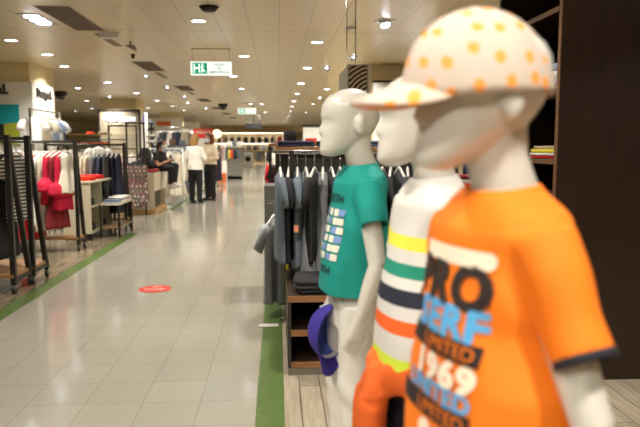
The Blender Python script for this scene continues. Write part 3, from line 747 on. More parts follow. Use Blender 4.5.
def garment(name, m, kind='tee', L=.62, W=.42, T=.035, seed=0, hang=None):
    """hanging garment in the XZ plane, hook at the origin"""
    rnd = random.Random(seed); ph = rnd.random()*9; n = 36; mb = MB(); secs = []
    prof = {'tee': [(0, .10, .5), (.03, .30, .7), (.06, .86, .9), (.12, .92, 1), (.5, .94, 1), (1, .98, 1.1)],
            'dress': [(0, .16, .5), (.03, .34, .7), (.06, .74, .9), (.2, .68, 1), (.42, .60, 1), (.7, .84, 1.4), (1, 1.1, 2.0)],
            'ruffle': [(0, .2, .5), (.04, .5, .8), (.2, .62, 1), (.52, .66, 1.1), (.55, 1.02, 1.9), (.74, 1.16, 2.3), (.76, .74, 1.2), (1, .84, 1.5)],
            'pants': [(0, .55, .6), (.02, .62, .9), (.3, .6, 1), (1, .5, 1)],
            'coat': [(0, .16, .8), (.03, .36, 1.1), (.06, .92, 1.3), (.2, .96, 1.4), (1, 1.06, 1.6)]}[kind]
    steps = 26
    for i in range(steps + 1):
        t = i / steps; w, th = lerp_tab(prof, t); z = -.125 - t * L; r = []
        for j in range(n):
            a = 2*PI*j/n; c, s = math.cos(a), math.sin(a)
            x = math.copysign(abs(c)**.8, c) * w * W / 2
            f = min(1, t*1.6) * (.011*math.sin(x*46 + ph) + .007*math.sin(x*95 + ph*2 + t*2)) * (1 if kind in ('dress', 'ruffle', 'coat') else .8)
            y = s * T * th * .5 + f
            zz_ = z - .010*math.sin(x*30 + ph) * t - (.0 if t > .0 else 0)
            # the shoulder line falls away from the neck
            r.append((x, y, zz_ - .25*abs(x)*max(0, 1 - t*8)))
        secs.append(r)
    mb.rings(secs)
    if kind in ('tee', 'coat'):
        sl = .17 if kind == 'tee' else .52
        for sx in (-1, 1):
            x0 = sx*W*.40; o = rnd.uniform(-.01, .01)
            p = [(x0, 0, -.185), (x0 + sx*.05, o, -.220), (x0 + sx*(.085 + o), o*2, -.18 - sl*.6), (x0 + sx*(.115 + o*3), o*3, -.18 - sl)]
            mb.tube(p, [(T*.5, .040), (T*.46, .056), (T*.40, .064), (T*.36, .070)], 16)
    o = mb.build(name, m, None, True)
    if hang is not False: hanger(o, W*.9, hang)
    return o
def place(src, n_used, *a, **k):
    """the first use moves the source itself, later uses copy it"""
    if not src.get('used'):
        src['used'] = 1; loc, rz, label, group, mm = a
        src.location = loc; src.rotation_euler = (0, 0, rz); src['label'] = label; 
        if group: src['group'] = group
        if mm: src.material_slots[0].link = 'OBJECT'; src.material_slots[0].material = mm
        return src
    loc, rz, label, group, mm = a
    return dup(src, loc, rz, label, group, mm)
# fabrics
FB = {}
def fab(name, c, **k): FB[name] = mat('fabric_' + name, c, .85, bump=.2, bscale=200, **k); return FB[name]
fab('black', (34, 33, 35)); fab('charcoal', (62, 64, 68)); fab('slate', (100, 110, 120), var=.06, vscale=30); fab('grey', (124, 126, 126), var=.08, vscale=40)
fab('red', (214, 20, 34)); fab('crimson', (200, 16, 58)); fab('scarlet', (236, 50, 18)); fab('maroon', (134, 30, 36)); fab('cream', (226, 218, 196)); fab('white', (232, 228, 220))
fab('beige', (186, 168, 136)); fab('stone', (150, 142, 122)); fab('navy', (32, 38, 62)); fab('denim', (72, 84, 104), var=.1, vscale=20); fab('olive', (90, 96, 74)); fab('teal_dark', (50, 78, 84))
fab('light_grey', (158, 160, 160), var=.08, vscale=40); fab('yellow', (226, 206, 60)); fab('pink', (226, 180, 176)); fab('orange', (232, 104, 30)); fab('brown', (104, 78, 56)); fab('blue_shirt', (150, 166, 200)); fab('mint', (120, 196, 178)); fab('coral', (240, 84, 64))
STRB = ramp_mat('fabric_black_white_stripe', 'Z', [(0, (222, 216, 202)), (.55, (38, 38, 40))], period=.036)
FLOR = pattern_mat('fabric_floral', (120, 112, 104), [((226, 214, 198), .34), ((44, 42, 44), .30), ((206, 36, 44), .30)], 16)
CHK = pattern_mat('fabric_blue_print', (206, 212, 224), [((90, 110, 160), .32)], 26)

KINDS_OF = {}
def proto_of(name, kind, L, W, T, seed, hang=None):
    k = (name, kind, L, W, T, seed, id(hang))
    if k not in KINDS_OF:
        o = garment(name, FB['white'], kind, L, W, T, seed, hang); o['category'] = {'t_shirt': 't-shirt', 'dress': 'dress', 'trousers': 'trousers', 'jacket': 'jacket', 'blouse': 'blouse', 'skirt': 'skirt'}.get(name, name)
        KINDS_OF[k] = o
    return KINDS_OF[k]
def hang_row(items, p0, p1, rz, group, jitter=.0, seed=1):
    """items: (name, kind, L, W, T, material, label); spread from p0 to p1 along the rail"""
    rnd = random.Random(seed); n = len(items)
    for i, (name, kind, L, W, T, m, label) in enumerate(items):
        u = i / max(1, n - 1); p = [p0[q] + (p1[q] - p0[q]) * u for q in range(3)]
        o = proto_of(name, kind, L, W, T, seed=(int(L*100) + int(T*1000)) % 7 + 7*((i*5) % 3), hang=None)
        place(o, 0, tuple(p), rz + rnd.uniform(-jitter, jitter), label, group, m)

def rolling_rack(x, y, x2, label, top=1.46, spread=.43, shelf=True, post=.021):
    """rail along X from x to x2; right-angled end frames whose legs splay towards +Y, on castors"""
    r = empty('clothes_rack', (x, y, .003), 0, label, 'clothes rack')
    W = x2 - x
    MB().tube([(0, .0, top), (W, .0, top)], .016, 12).build('rail', BLK, r, True)
    q = post
    for ex in (0, W):
        mb = MB(); mb.box(ex - q, ex + q, -q, q, .09, top + .03)
        mb.build('post', BLK, r, bevel=.003)
        mb = MB(); s = spread; mb.add([(ex - q, .0, top - .04), (ex + q, .0, top - .04), (ex + q, .035, top - .02), (ex - q, .035, top - .02), (ex - q, s - q, .09), (ex + q, s - q, .09), (ex + q, s + q, .09), (ex - q, s + q, .09)],
               [(0,1,2,3), (7,6,5,4), (0,4,5,1), (1,5,6,2), (2,6,7,3), (3,7,4,0)])
        mb.build('leg', BLK, r, bevel=.003)
        MB().box(ex - q, ex + q, q, s - q, .12, .16).build('foot_bar', BLK, r)
        for yy in (0, s):
            c = MB(); c.tube([(ex - .012, yy, .042), (ex + .012, yy, .042)], .04, 16); w = c.build('caster', mat('caster_rubber', (26, 24, 24), .5), r, True)
            h = MB(); h.tube([(ex - .014, yy, .042), (ex + .014, yy, .042)], .016, 12); h.box(ex - .018, ex + .018, yy - .018, yy + .018, .05, .095); h.build('caster_hub', CHR, w)
    if shelf:
        a, b = sorted((0, W)); MB().box(a - .01, b + .01, -.03, s + .03, .16, .19).build('base_shelf', wood_mat('rack_board', (128, 92, 50), (168, 126, 76), grain=(1, 10, 10)), r)
    return r

# near double rack at the left edge of the photograph
rolling_rack(-2.47, 6.08, -4.0, 'black rolling clothes rack nearest the camera, at the left edge', post=.024, spread=.39)
rolling_rack(-2.45, 6.50, -4.0, 'black rolling clothes rack directly behind the nearest one, holding the striped top', post=.024, spread=.38)
DR = lambda n, m, lb, k='dress', L=.85, W=.42, T=.05: (n, k, L, W, T, m, lb)
hang_row([('blouse', 'tee', .62, .42, .05, FB['stone'], 'grey beige blouse on the nearest left rack, at its rail end'),
          ('blouse', 'tee', .62, .42, .05, FB['cream'], 'cream blouse on the nearest left rack, second from its end'),
          DR('dress', FB['teal_dark'], 'dark teal dress on the nearest left rack', L=.95), DR('dress', FB['black'], 'black dress deep on the nearest left rack', L=.95),
          ('blouse', 'tee', .62, .42, .05, FB['olive'], 'olive blouse deep on the nearest left rack')],
         (-2.78, 6.08, 1.44), (-3.4, 6.08, 1.44), R(78), 'clothes on the nearest left rack', .15, 3)
hang_row([('t_shirt', 'tee', .66, .38, .07, STRB, 'black and white striped long top on the second left rack'), DR('dress', FB['black'], 'long black dress behind the first striped top on the second left rack', L=1.02),
          DR('dress', FB['cream'], 'cream dress beside the striped top on the second left rack', L=.9),
          DR('dress', FB['teal_dark'], 'dark teal dress behind the striped tops', L=.95), DR('dress', FB['charcoal'], 'charcoal dress behind the striped tops', L=.95),
          ('blouse', 'tee', .62, .42, .05, FB['cream'], 'cream blouse behind the striped tops')],
         (-2.56, 6.50, 1.44), (-3.2, 6.50, 1.44), R(84), 'clothes on the second left rack', .15, 4)
# rack with the red dresses
rolling_rack(-2.62, 8.55, -4.3, 'black rolling rack carrying the red dresses', spread=.26, post=.022, top=1.44)
hang_row([('dress', 'dress', .52, .34, .06, FB['cream'], 'short cream dress nearest the post on the red dress rack'),
          ('dress', 'ruffle', .74, .44, .09, FB['crimson'], 'crimson ruffled dress nearer the rack post'), ('dress', 'dress', .98, .40, .07, FB['maroon'], 'long dark red dress between the crimson ruffled pair'),
          ('dress', 'ruffle', .66, .44, .09, FB['crimson'], 'shorter crimson ruffled dress, left one of the pair'), ('dress', 'dress', 1.0, .40, .06, FB['cream'], 'long cream dress between crimson and scarlet dresses'), ('dress', 'dress', .95, .40, .06, FB['white'], 'long white dress beside the lowest hanging red one'),
          ('dress', 'ruffle', 1.12, .40, .07, FB['red'], 'long red dress hanging lowest on the rack'), ('dress', 'dress', 1.12, .42, .07, FB['scarlet'], 'orange red long dress at the left of the red dress rack'),
          ('blouse', 'tee', .62, .42, .05, FB['black'], 'black blouse left of the orange red dress'), ('dress', 'dress', .72, .42, .06, FB['stone'], 'stone coloured dress left of the orange red dress'),
          ('blouse', 'tee', .62, .42, .05, FB['stone'], 'stone blouse far left on the red dress rack'), ('blouse', 'tee', .62, .42, .05, FB['cream'], 'cream blouse far left on the red dress rack'),
          ('dress', 'dress', .72, .42, .06, FB['charcoal'], 'charcoal dress at the left end of the red dress rack')],
         (-2.74, 8.58, 1.42), (-3.60, 8.58, 1.42), R(66), 'clothes on the red dress rack', .12, 5)
# third rack with beige, grey and navy clothes
rolling_rack(-2.50, 10.72, -3.75, 'black rolling rack of beige, grey and navy clothes', spread=.26, post=.022, top=1.40)
seq = ['navy', 'navy', 'charcoal', 'denim', 'slate', 'grey', 'cream', 'cream', 'beige', 'stone', 'cream', 'beige', 'cream', 'stone', 'beige', 'cream']
hang_row([('jacket', 'coat', .78 if c != 'navy' else .95, .42, .05, FB[c], '%s jacket number %d from the aisle end of the third left rack' % (c.replace('_', ' '), i + 1)) if 0 else
          (('dress', 'dress', .95, .42, .06, FB[c], 'navy dress on the third left rack, %s' % ['at its aisle end', 'second in', 'third in'][i]) if c == 'navy' else
           ('jacket', 'coat', .72, .40, .05, FB[c], '%s jacket on the third left rack, %s' % (c, ['', '', 'third from the aisle', 'fourth from the aisle', 'fifth from the aisle', 'sixth from the aisle', 'seventh from the aisle', 'eighth, at the middle', 'ninth, left of the middle', 'tenth from the aisle', 'sixth from the left end', 'fifth from the left end', 'fourth from the left end', 'third from the left end', 'second from the left end', 'at the left end'][i])))
          for i, c in enumerate(seq)], (-2.60, 10.74, 1.38), (-3.70, 10.74, 1.38), R(84), 'clothes on the third left rack', .12, 6)

# white display cabinet between the racks
CAB = mat('cabinet_white', (206, 198, 170), .45, var=.04)
r = empty('display_cabinet', (-3.12, 9.5, .003), 0, 'cream white open cabinet with folded clothes between the left racks', 'display cabinet')
MB().box(0, .40, 0, .03, .10, .84).build('side_panel', CAB, r); MB().box(0, .40, 1.17, 1.20, .10, .84).build('side_panel', CAB, r)
MB().box(0, .03, .03, 1.17, .10, .84).build('back_panel', CAB, r); MB().box(-.02, .43, -.02, 1.22, .84, .87).build('top', CAB, r, bevel=.004)
MB().box(.03, .40, .03, 1.17, .10, .13).build('shelf', CAB, r); MB().box(.03, .40, .03, 1.17, .48, .50).build('shelf', CAB, r)
MB().box(.03, .40, .59, .61, .13, .84).build('divider', CAB, r)
for x, y in ((.02, .02), (.36, .02), (.02, 1.14), (.36, 1.14)): MB().box(x, x + .03, y, y + .03, 0, .10).build('leg', BLK, r)
r = empty('low_table', (-2.68, 9.55, .003), 0, 'low white topped table with black legs in front of the open cabinet', 'table')
MB().box(0, .30, .25, 1.1, .49, .52).build('table_top', CAB, r, bevel=.004); MB().box(0, .30, .25, 1.1, .14, .16).build('lower_shelf', wood_mat('table_shelf', (120, 96, 66), (150, 124, 90), grain=(8, 1, 8)), r)
for x, y in ((0, .25), (.27, .25), (0, 1.07), (.27, 1.07)): MB().box(x, x + .03, y, y + .03, 0, .49).build('leg', BLK, r)
def folded(x, y, z, w, d, n, ms, label, group=None, rz=0, h=.022, name='folded_shirt', cat='folded clothes', seed=0):
    """a pile; each folded piece is its own thing"""
    rnd = random.Random(seed + int(x*100))
    for k in range(n):
        mb = MB(); N = 20; e = .35
        for (z0, z1, s0) in ((0, h, 1.0),):
            rr = []
            for zz_, q in ((0, .94), (h*.25, 1), (h*.5, .985), (h*.75, 1), (h, .93)):
                rr.append([(w/2*q*math.copysign(abs(math.cos(2*PI*j/N))**e, math.cos(2*PI*j/N)), d/2*q*math.copysign(abs(math.sin(2*PI*j/N))**e, math.sin(2*PI*j/N)), zz_ + .002*math.sin(j*1.7 + k)) for j in range(N)])
            mb.rings(rr)
        o = mb.build(name, ms[k % len(ms)], None, True, loc=(x + rnd.uniform(-.006, .006), y + rnd.uniform(-.006, .006), z + k*(h + .001)), rz=rz + rnd.uniform(-.04, .04))
        tag(o, label if n == 1 else '%s, %s' % (label, 'topmost' if k == n-1 else ['bottom one', 'second up', 'third up', 'fourth up', 'fifth up'][min(k, 4)]), cat, group)
for i, (yy, c) in enumerate(((.25, 'scarlet'), (.75, 'red'))): folded(-2.9, 9.5 + yy, .875, .34, .30, 2, [FB[c]], ['scarlet folded top on the near half of the white cabinet', 'red folded top on the far half of the white cabinet'][i], 'folded tops on the white cabinet', h=.03)
folded(-3.0, 9.62, .875, .2, .2, 1, [FB['navy']], 'small navy folded top at the near corner of the white cabinet')
for i, (yy, c, n) in enumerate(((.40, 'blue_shirt', 2), (.68, 'white', 3), (.95, 'pink', 3))): folded(-2.52, 9.55 + yy, .525, .24, .24, n, [FB[c], FB['slate'], FB['white']], ['pile at the near end of the low table', 'pile in the middle of the low table', 'pink topped pile at the far end of the low table'][i], 'folded clothes on the low table')
for i, (yy, zz_) in enumerate(((.3, .133), (.9, .133), (.3, .503), (.9, .503))): folded(-2.9, 9.5 + yy, zz_, .28, .3, 3, [FB['black'], FB['charcoal']], 'dark folded jumper in the %s compartment of the white cabinet' % ['lower near', 'lower far', 'upper near', 'upper far'][i], 'folded jumpers inside the white cabinet', h=.03)

# ------------------------------------------------------------------ branded corner at the far left
r = empty('brand_stand', (-4.98, 12, .003), 0, 'tall white branded corner stand with dark lettering and a teal poster', 'display stand')
Wb = mat('stand_white', (232, 230, 222), .5)
MB().box(-2.2, .6, -.03, 0.01, 0, 2.52).build('front_board', Wb, r, bevel=.004); MB().box(.56, .6, .011, 1.12, 0, 2.52).build('side_board', Wb, r, bevel=.004); MB().box(-2.2, -.66, .02, 1.12, 2.46, 2.5).build('top_board', Wb, r)
SGN = mat('sign_dark', (52, 46, 42), .5)
def sign(parent, t, size, loc, rot, m, name='lettering', ext=.012, bold=.004, sp=1.0):
    o = link(text_mesh(t, size, ext, bold, 'CENTER', sp), name, m, parent); o.location = loc; o.rotation_euler = rot; return o
sign(r, 'Desigual.', .24, (-.24, -.042, 2.38), (PI/2, 0, 0), SGN, bold=.008)
sign(r, 'Desigual.', .21, (.612, .56, 2.35), (PI/2, 0, PI/2), SGN, bold=.007)
pf = MB().box(-1.6, .36, -.05, -.03, 1.40, 2.12).build('poster', mat('poster_teal', (30, 160, 164), .4), r)
pm = mat('poster_hatch', (24, 168, 176), .4); nt = pm.node_tree; wv = nt.nodes.new('ShaderNodeTexWave'); wv.inputs['Scale'].default_value = 9; wv.bands_direction = 'DIAGONAL'
tc = nt.nodes.new('ShaderNodeTexCoord'); nt.links.new(tc.outputs['Object'], wv.inputs[0]); cr = nt.nodes.new('ShaderNodeValToRGB'); cr.color_ramp.interpolation = 'CONSTANT'
cr.color_ramp.elements[0].color = lin((20, 120, 136)); cr.color_ramp.elements[1].position = .4; cr.color_ramp.elements[1].color = lin((30, 176, 178)); nt.links.new(wv.outputs[0], cr.inputs[0]); nt.links.new(cr.outputs[0], nt.nodes['Principled BSDF'].inputs['Base Color'])
pf.data.materials.clear(); pf.data.materials.append(pm)
q = MB(); q.add([(-1.6, -.055, 1.40), (.36, -.055, 1.40), (.36, -.055, 1.80), (-1.6, -.055, 1.62), (-1.6, -.051, 1.40), (.36, -.051, 1.40), (.36, -.051, 1.80), (-1.6, -.051, 1.62)], [(0,1,2,3), (7,6,5,4), (0,4,5,1), (1,5,6,2), (2,6,7,3), (3,7,4,0)]); q.build('poster_lower_band', mat('poster_lime', (168, 172, 56), .4), pf)
r2 = empty('poster_frame', (-5.1, 11.8, 1.47), 0, 'black framed panel in front of the teal and lime poster', 'frame')
MB().box(-.35, .26, 0, .03, 0, .30).build('panel', HOUSE, r2, bevel=.006); MB().box(-.32, .23, -.003, 0, .03, .27).build('screen', mat('dark_display', (48, 52, 54), .2), r2); MB().box(-.05, .0, 0, .17, -.03, 0).build('stand', HOUSE, r2)
# wall shelf with rail of pale shirts beside the stand
r = empty('shirt_rail', (-4.30, 11.2, 0.003), 0, 'steel rail with pale shirts standing beside the branded white stand', 'clothes rail')
MB().tube([(.15, 0, 2.0), (.15, 1.5, 2.0)], .012, 10).build('rail', CHR, r, True)
for u in (.0, 1.5):
    MB().box(.135, .165, u - .015, u + .015, 0, 2.02).build('post', CHR, r)
MB().box(-.04, .42, -.1, 1.6, 1.42, 1.46).build('shelf', Wb, r)
hang_row([('blouse', 'tee', .42, .30, .06, FB['white'], 'white shirt nearest the branded stand'), ('blouse', 'tee', .42, .30, .06, FB['stone'], 'stone shirt second along the steel rail'), ('blouse', 'tee', .42, .30, .06, FB['cream'], 'cream shirt in the middle of the steel rail'),
          ('blouse', 'tee', .42, .30, .06, CHK, 'blue printed shirt past the middle of the steel rail'), ('blouse', 'tee', .42, .30, .06, FB['blue_shirt'], 'light blue shirt near the end of the steel rail'), ('blouse', 'tee', .42, .30, .06, FB['white'], 'white shirt near the end of the steel rail'), ('blouse', 'tee', .42, .30, .06, FB['navy'], 'navy printed shirt at the far end of the steel rail')],
         (-4.15, 11.3, 1.99), (-4.15, 12.62, 1.99), R(40), 'pale shirts on the steel rail', .2, 8)

# ------------------------------------------------------------------ plank wall with lit sign
PLK = wood_mat('whitewashed_planks', (150, 138, 112), (176, 164, 138), plank=(.155, 1.8), rough=.6, grain=(1, 8, 8), along='XZ')
r = empty('plank_wall_stand', (-4.92, 20.6, .003), 0, 'plank clad display wall with a glowing white sign and black frame', 'display stand')
MB().box(-.6, .6, 0, 1.4, 0, 2.45).build('planks', PLK, r)
for a in ((-.65, -.60, 0, 2.5), (.60, .65, 0, 2.5)): MB().box(a[0], a[1], -.03, .03, a[2], a[3]).build('frame_post', BLK, r)
MB().box(-.65, .65, -.03, .03, 2.45, 2.5).build('frame_beam', BLK, r)
LIT = mat('lit_sign', (226, 232, 255), .3, emit=2.4)
sign(r, 'Pepe Jeans', .235, (0, -.03, 2.22), (PI/2, 0, 0), LIT, 'lit_lettering', bold=.001)
q = MB().box(.60, .62, .15, 1.25, 0.0, 2.46).build('side_board', Wb, r); sign(q, 'L', .42, (.63, .65, 2.2), (PI/2, 0, PI/2), mat('sign_blue', (60, 84, 190), .4, emit=.5), bold=.012)
WD = wood_mat('pale_shelf_wood', (176, 136, 84), (206, 170, 116), grain=(1, 10, 10))
r = empty('shelf_gondola', (-4.92, 17.4, .003), 0, 'black framed gondola with wooden shelves before the plank wall', 'shelving')
for x in (-.95, -.6, .48, 1.2): MB().box(x - .02, x + .02, -.02, .02, 0, 1.92).build('post', BLK, r)
for a, b in ((-.95, -.6), (.48, 1.2)): MB().box(a, b, -.02, .02, 1.88, 1.92).build('top_bar', BLK, r)
MB().box(-.95, .5, -.1, .3, 1.66, 1.69).build('shelf', WD, r); MB().box(-.95, .5, -.1, .3, 1.40, 1.43).build('shelf', WD, r); MB().box(-.95, 1.2, -.15, .35, 0, .1).build('base', WD, r)
MB().tube([(-.95, 0, 1.30), (1.2, 0, 1.30)], .014, 8).build('rail', BLK, r, True)
for i, (x, c) in enumerate(((-.4, 'coral'), (-.15, 'orange'), (.1, 'coral'), (.33, 'orange'))): folded(-4.92 + x, 17.5, 1.436, .2, .25, 2, [FB[c], FB['stone']], 'orange red folded top on the gondola shelf, %s' % ['left end', 'left of centre', 'right of centre', 'right end'][i], 'folded tops on the gondola', h=.028)
folded(-4.95, 17.5, 1.696, .16, .2, 2, [FB['coral']], 'small coral folded top on the upper gondola shelf', h=.025)
folded(-4.62, 17.5, 1.696, .2, .2, 2, [FB['stone']], 'small grey folded top on the upper gondola shelf', h=.025)
hang_row([('t_shirt', 'tee', .62, .42, .05, FB[c], '%s top on the gondola rail, %s' % (c, w)) for c, w in (('slate', 'first from the left'), ('denim', 'second from the left'), ('stone', 'third from the left'), ('denim', 'fourth from the left'), ('slate', 'at the middle'), ('charcoal', 'just right of the middle'), ('stone', 'towards the right'), ('pink', 'second from the right'), ('white', 'at the right end'))],
         (-5.7, 17.4, 1.285), (-3.85, 17.4, 1.285), R(70), 'tops on the gondola rail', .15, 9)
# ------------------------------------------------------------------ bench with the seated shopper, hanging scarves
r = empty('counter_box', (-3.2, 13.2, .003), 0, 'cream counter box with an open side where the seated shopper sits', 'counter')
CB = mat('box_cream', (208, 196, 172), .5)
MB().box(0, .70, 0, .03, .09, .83).build('front_panel', CB, r); MB().box(0, .70, 1.27, 1.30, .09, .83).build('end_panel', CB, r); MB().box(0, .03, .03, 1.27, .09, .83).build('back_panel', CB, r)
MB().box(.0, .70, .03, 1.27, .80, .83).build('top', CB, r); MB().box(.67, .70, .03, 1.27, .45, .80).build('apron', CB, r); MB().box(-.02, .72, -.02, 1.32, 0, .09).build('base', WD, r)
MB().box(.1, .62, .2, 1.1, .09, .40).build('drawer_box', mat('box_dark', (70, 62, 54), .6), r)
tag(MB().box(-3.0, -2.52, 13.42, 13.92, .836, .90).build('seat_cushion', mat('cushion_red', (140, 30, 38), .8), bevel=.02), 'dark red cushion on the counter box under the black backpack', 'cushion')
r = empty('scarf_rack', (-3.35, 12.98, .003), 0, 'black metal frame rack with floral scarves on its lower rail', 'clothes rack')
for x in (.38, .72): MB().box(x - .014, x + .014, -.014, .014, 0, 1.84).build('post', BLK, r)
MB().box(.366, .734, -.014, .014, 1.81, 1.84).build('top_bar', BLK, r); MB().tube([(-.25, 0, 1.16), (.80, 0, 1.16)], .012, 8).build('rail', BLK, r, True)
for i, x in enumerate((.30, .38, .46, .54, .62, .70)):
    o = garment('floral_scarf', FLOR, 'dress', .86 - .05*(i % 3), .20, .09, 11 + i % 3, HK); o.location = (-3.35 + x, 12.98, 1.145); o.rotation_euler = (0, 0, R(20 + 12*(i % 2)))
    tag(o, 'red and black floral scarf on the black frame rack, %s' % ['leftmost', 'second from the left', 'third from the left', 'third from the right', 'second from the right', 'rightmost'][i], 'scarf', 'floral scarves on the frame rack')
o = garment('t_shirt', FB['white'], 'tee', .5, .36, .06, 15, HK); o.location = (-3.3, 12.98, 1.80); o.location.x = -3.52; o.location.z = 1.50; o.rotation_euler = (0, 0, R(10))
tag(o, 'pale pink printed t-shirt hanging left of the floral scarves', 't-shirt')
tag(MB().tube([(-3.75, 12.98, 1.505), (-2.97, 12.98, 1.505)], .010, 8).build('wall_bar', BLK), 'thin black bar linking the scarf rack at shoulder height', 'bar')

SKIN = mat('skin', (214, 160, 128), .55); HAIRB = mat('hair_blonde', (168, 128, 72), .6, bump=.6, bscale=40, stretch=(3, 3, .5)); HAIRR = mat('hair_auburn', (112, 58, 32), .6, bump=.8, bscale=45); HAIRD = mat('hair_dark', (34, 26, 24), .55, bump=.6, bscale=60)
MASK = mat('mask_white', (226, 230, 232), .7); SHOE = mat('shoe_black', (20, 19, 20), .4); SHOEW = mat('shoe_white', (226, 224, 222), .5)
def lip(name, c): return mat(name, c, .5)
def eyes(parent, hc, s, rz):
    """hc: chin centre of the head; facing -Y turned by rz"""
    M = Matrix.Translation(Vector(hc)) @ Matrix.Rotation(rz, 4, 'Z')
    for sx in (-1, 1):
        q = MB(); q.ball((sx*.030*s, -.083*s, .1*s), (.0115*s, .007*s, .006*s), 10, 6); q.xf(M); e = q.build('eye', mat('eye_white', (230, 228, 224), .2), parent, True)
        q = MB(); q.ball((sx*.030*s, -.088*s, .1*s), (.005*s, .0035*s, .005*s), 10, 6); q.xf(M); q.build('iris', mat('iris_dark', (48, 32, 24), .2), e, True)
        q = MB(); q.tube([(sx*.016*s, -.092*s, .117*s), (sx*.032*s, -.090*s, .122*s), (sx*.046*s, -.078*s, .117*s)], .0028*s, 6); q.xf(M); q.build('eyebrow', HAIRD, parent, True)
def face_mask(parent, hc, s, rz):
    M = Matrix.Translation(Vector(hc)) @ Matrix.Rotation(rz, 4, 'Z'); rings = []
    for i in range(8):
        t = i/7; z = (-.004 + .084*t)*s; r_ = []
        for j in range(21):
            a = -PI/2 + (j/20 - .5)*R(150); w = .060*s*(.82 + .25*t); y = -.104*s + .008*math.sin(t*PI)*-s
            r_.append((w*math.cos(a) , -(-math.sin(a))*(.100 + .012*math.sin(PI*min(1, t*1.1)))*s*.98 - .0*s, z))
        rings.append(r_)
    q = MB(); q.rings(rings, False, False); q.xf(M); o = q.build('face_mask', MASK, parent, True); solid(o, .002)
    q = MB()
    for sx in (-1, 1): q.tube([(sx*.058*s, -.03*s, .07*s), (sx*.070*s, .01*s, .10*s), (sx*.060*s, -.028*s, .01*s)], .0015, 6)
    q.xf(M); q.build('mask_loop', MASK, o)

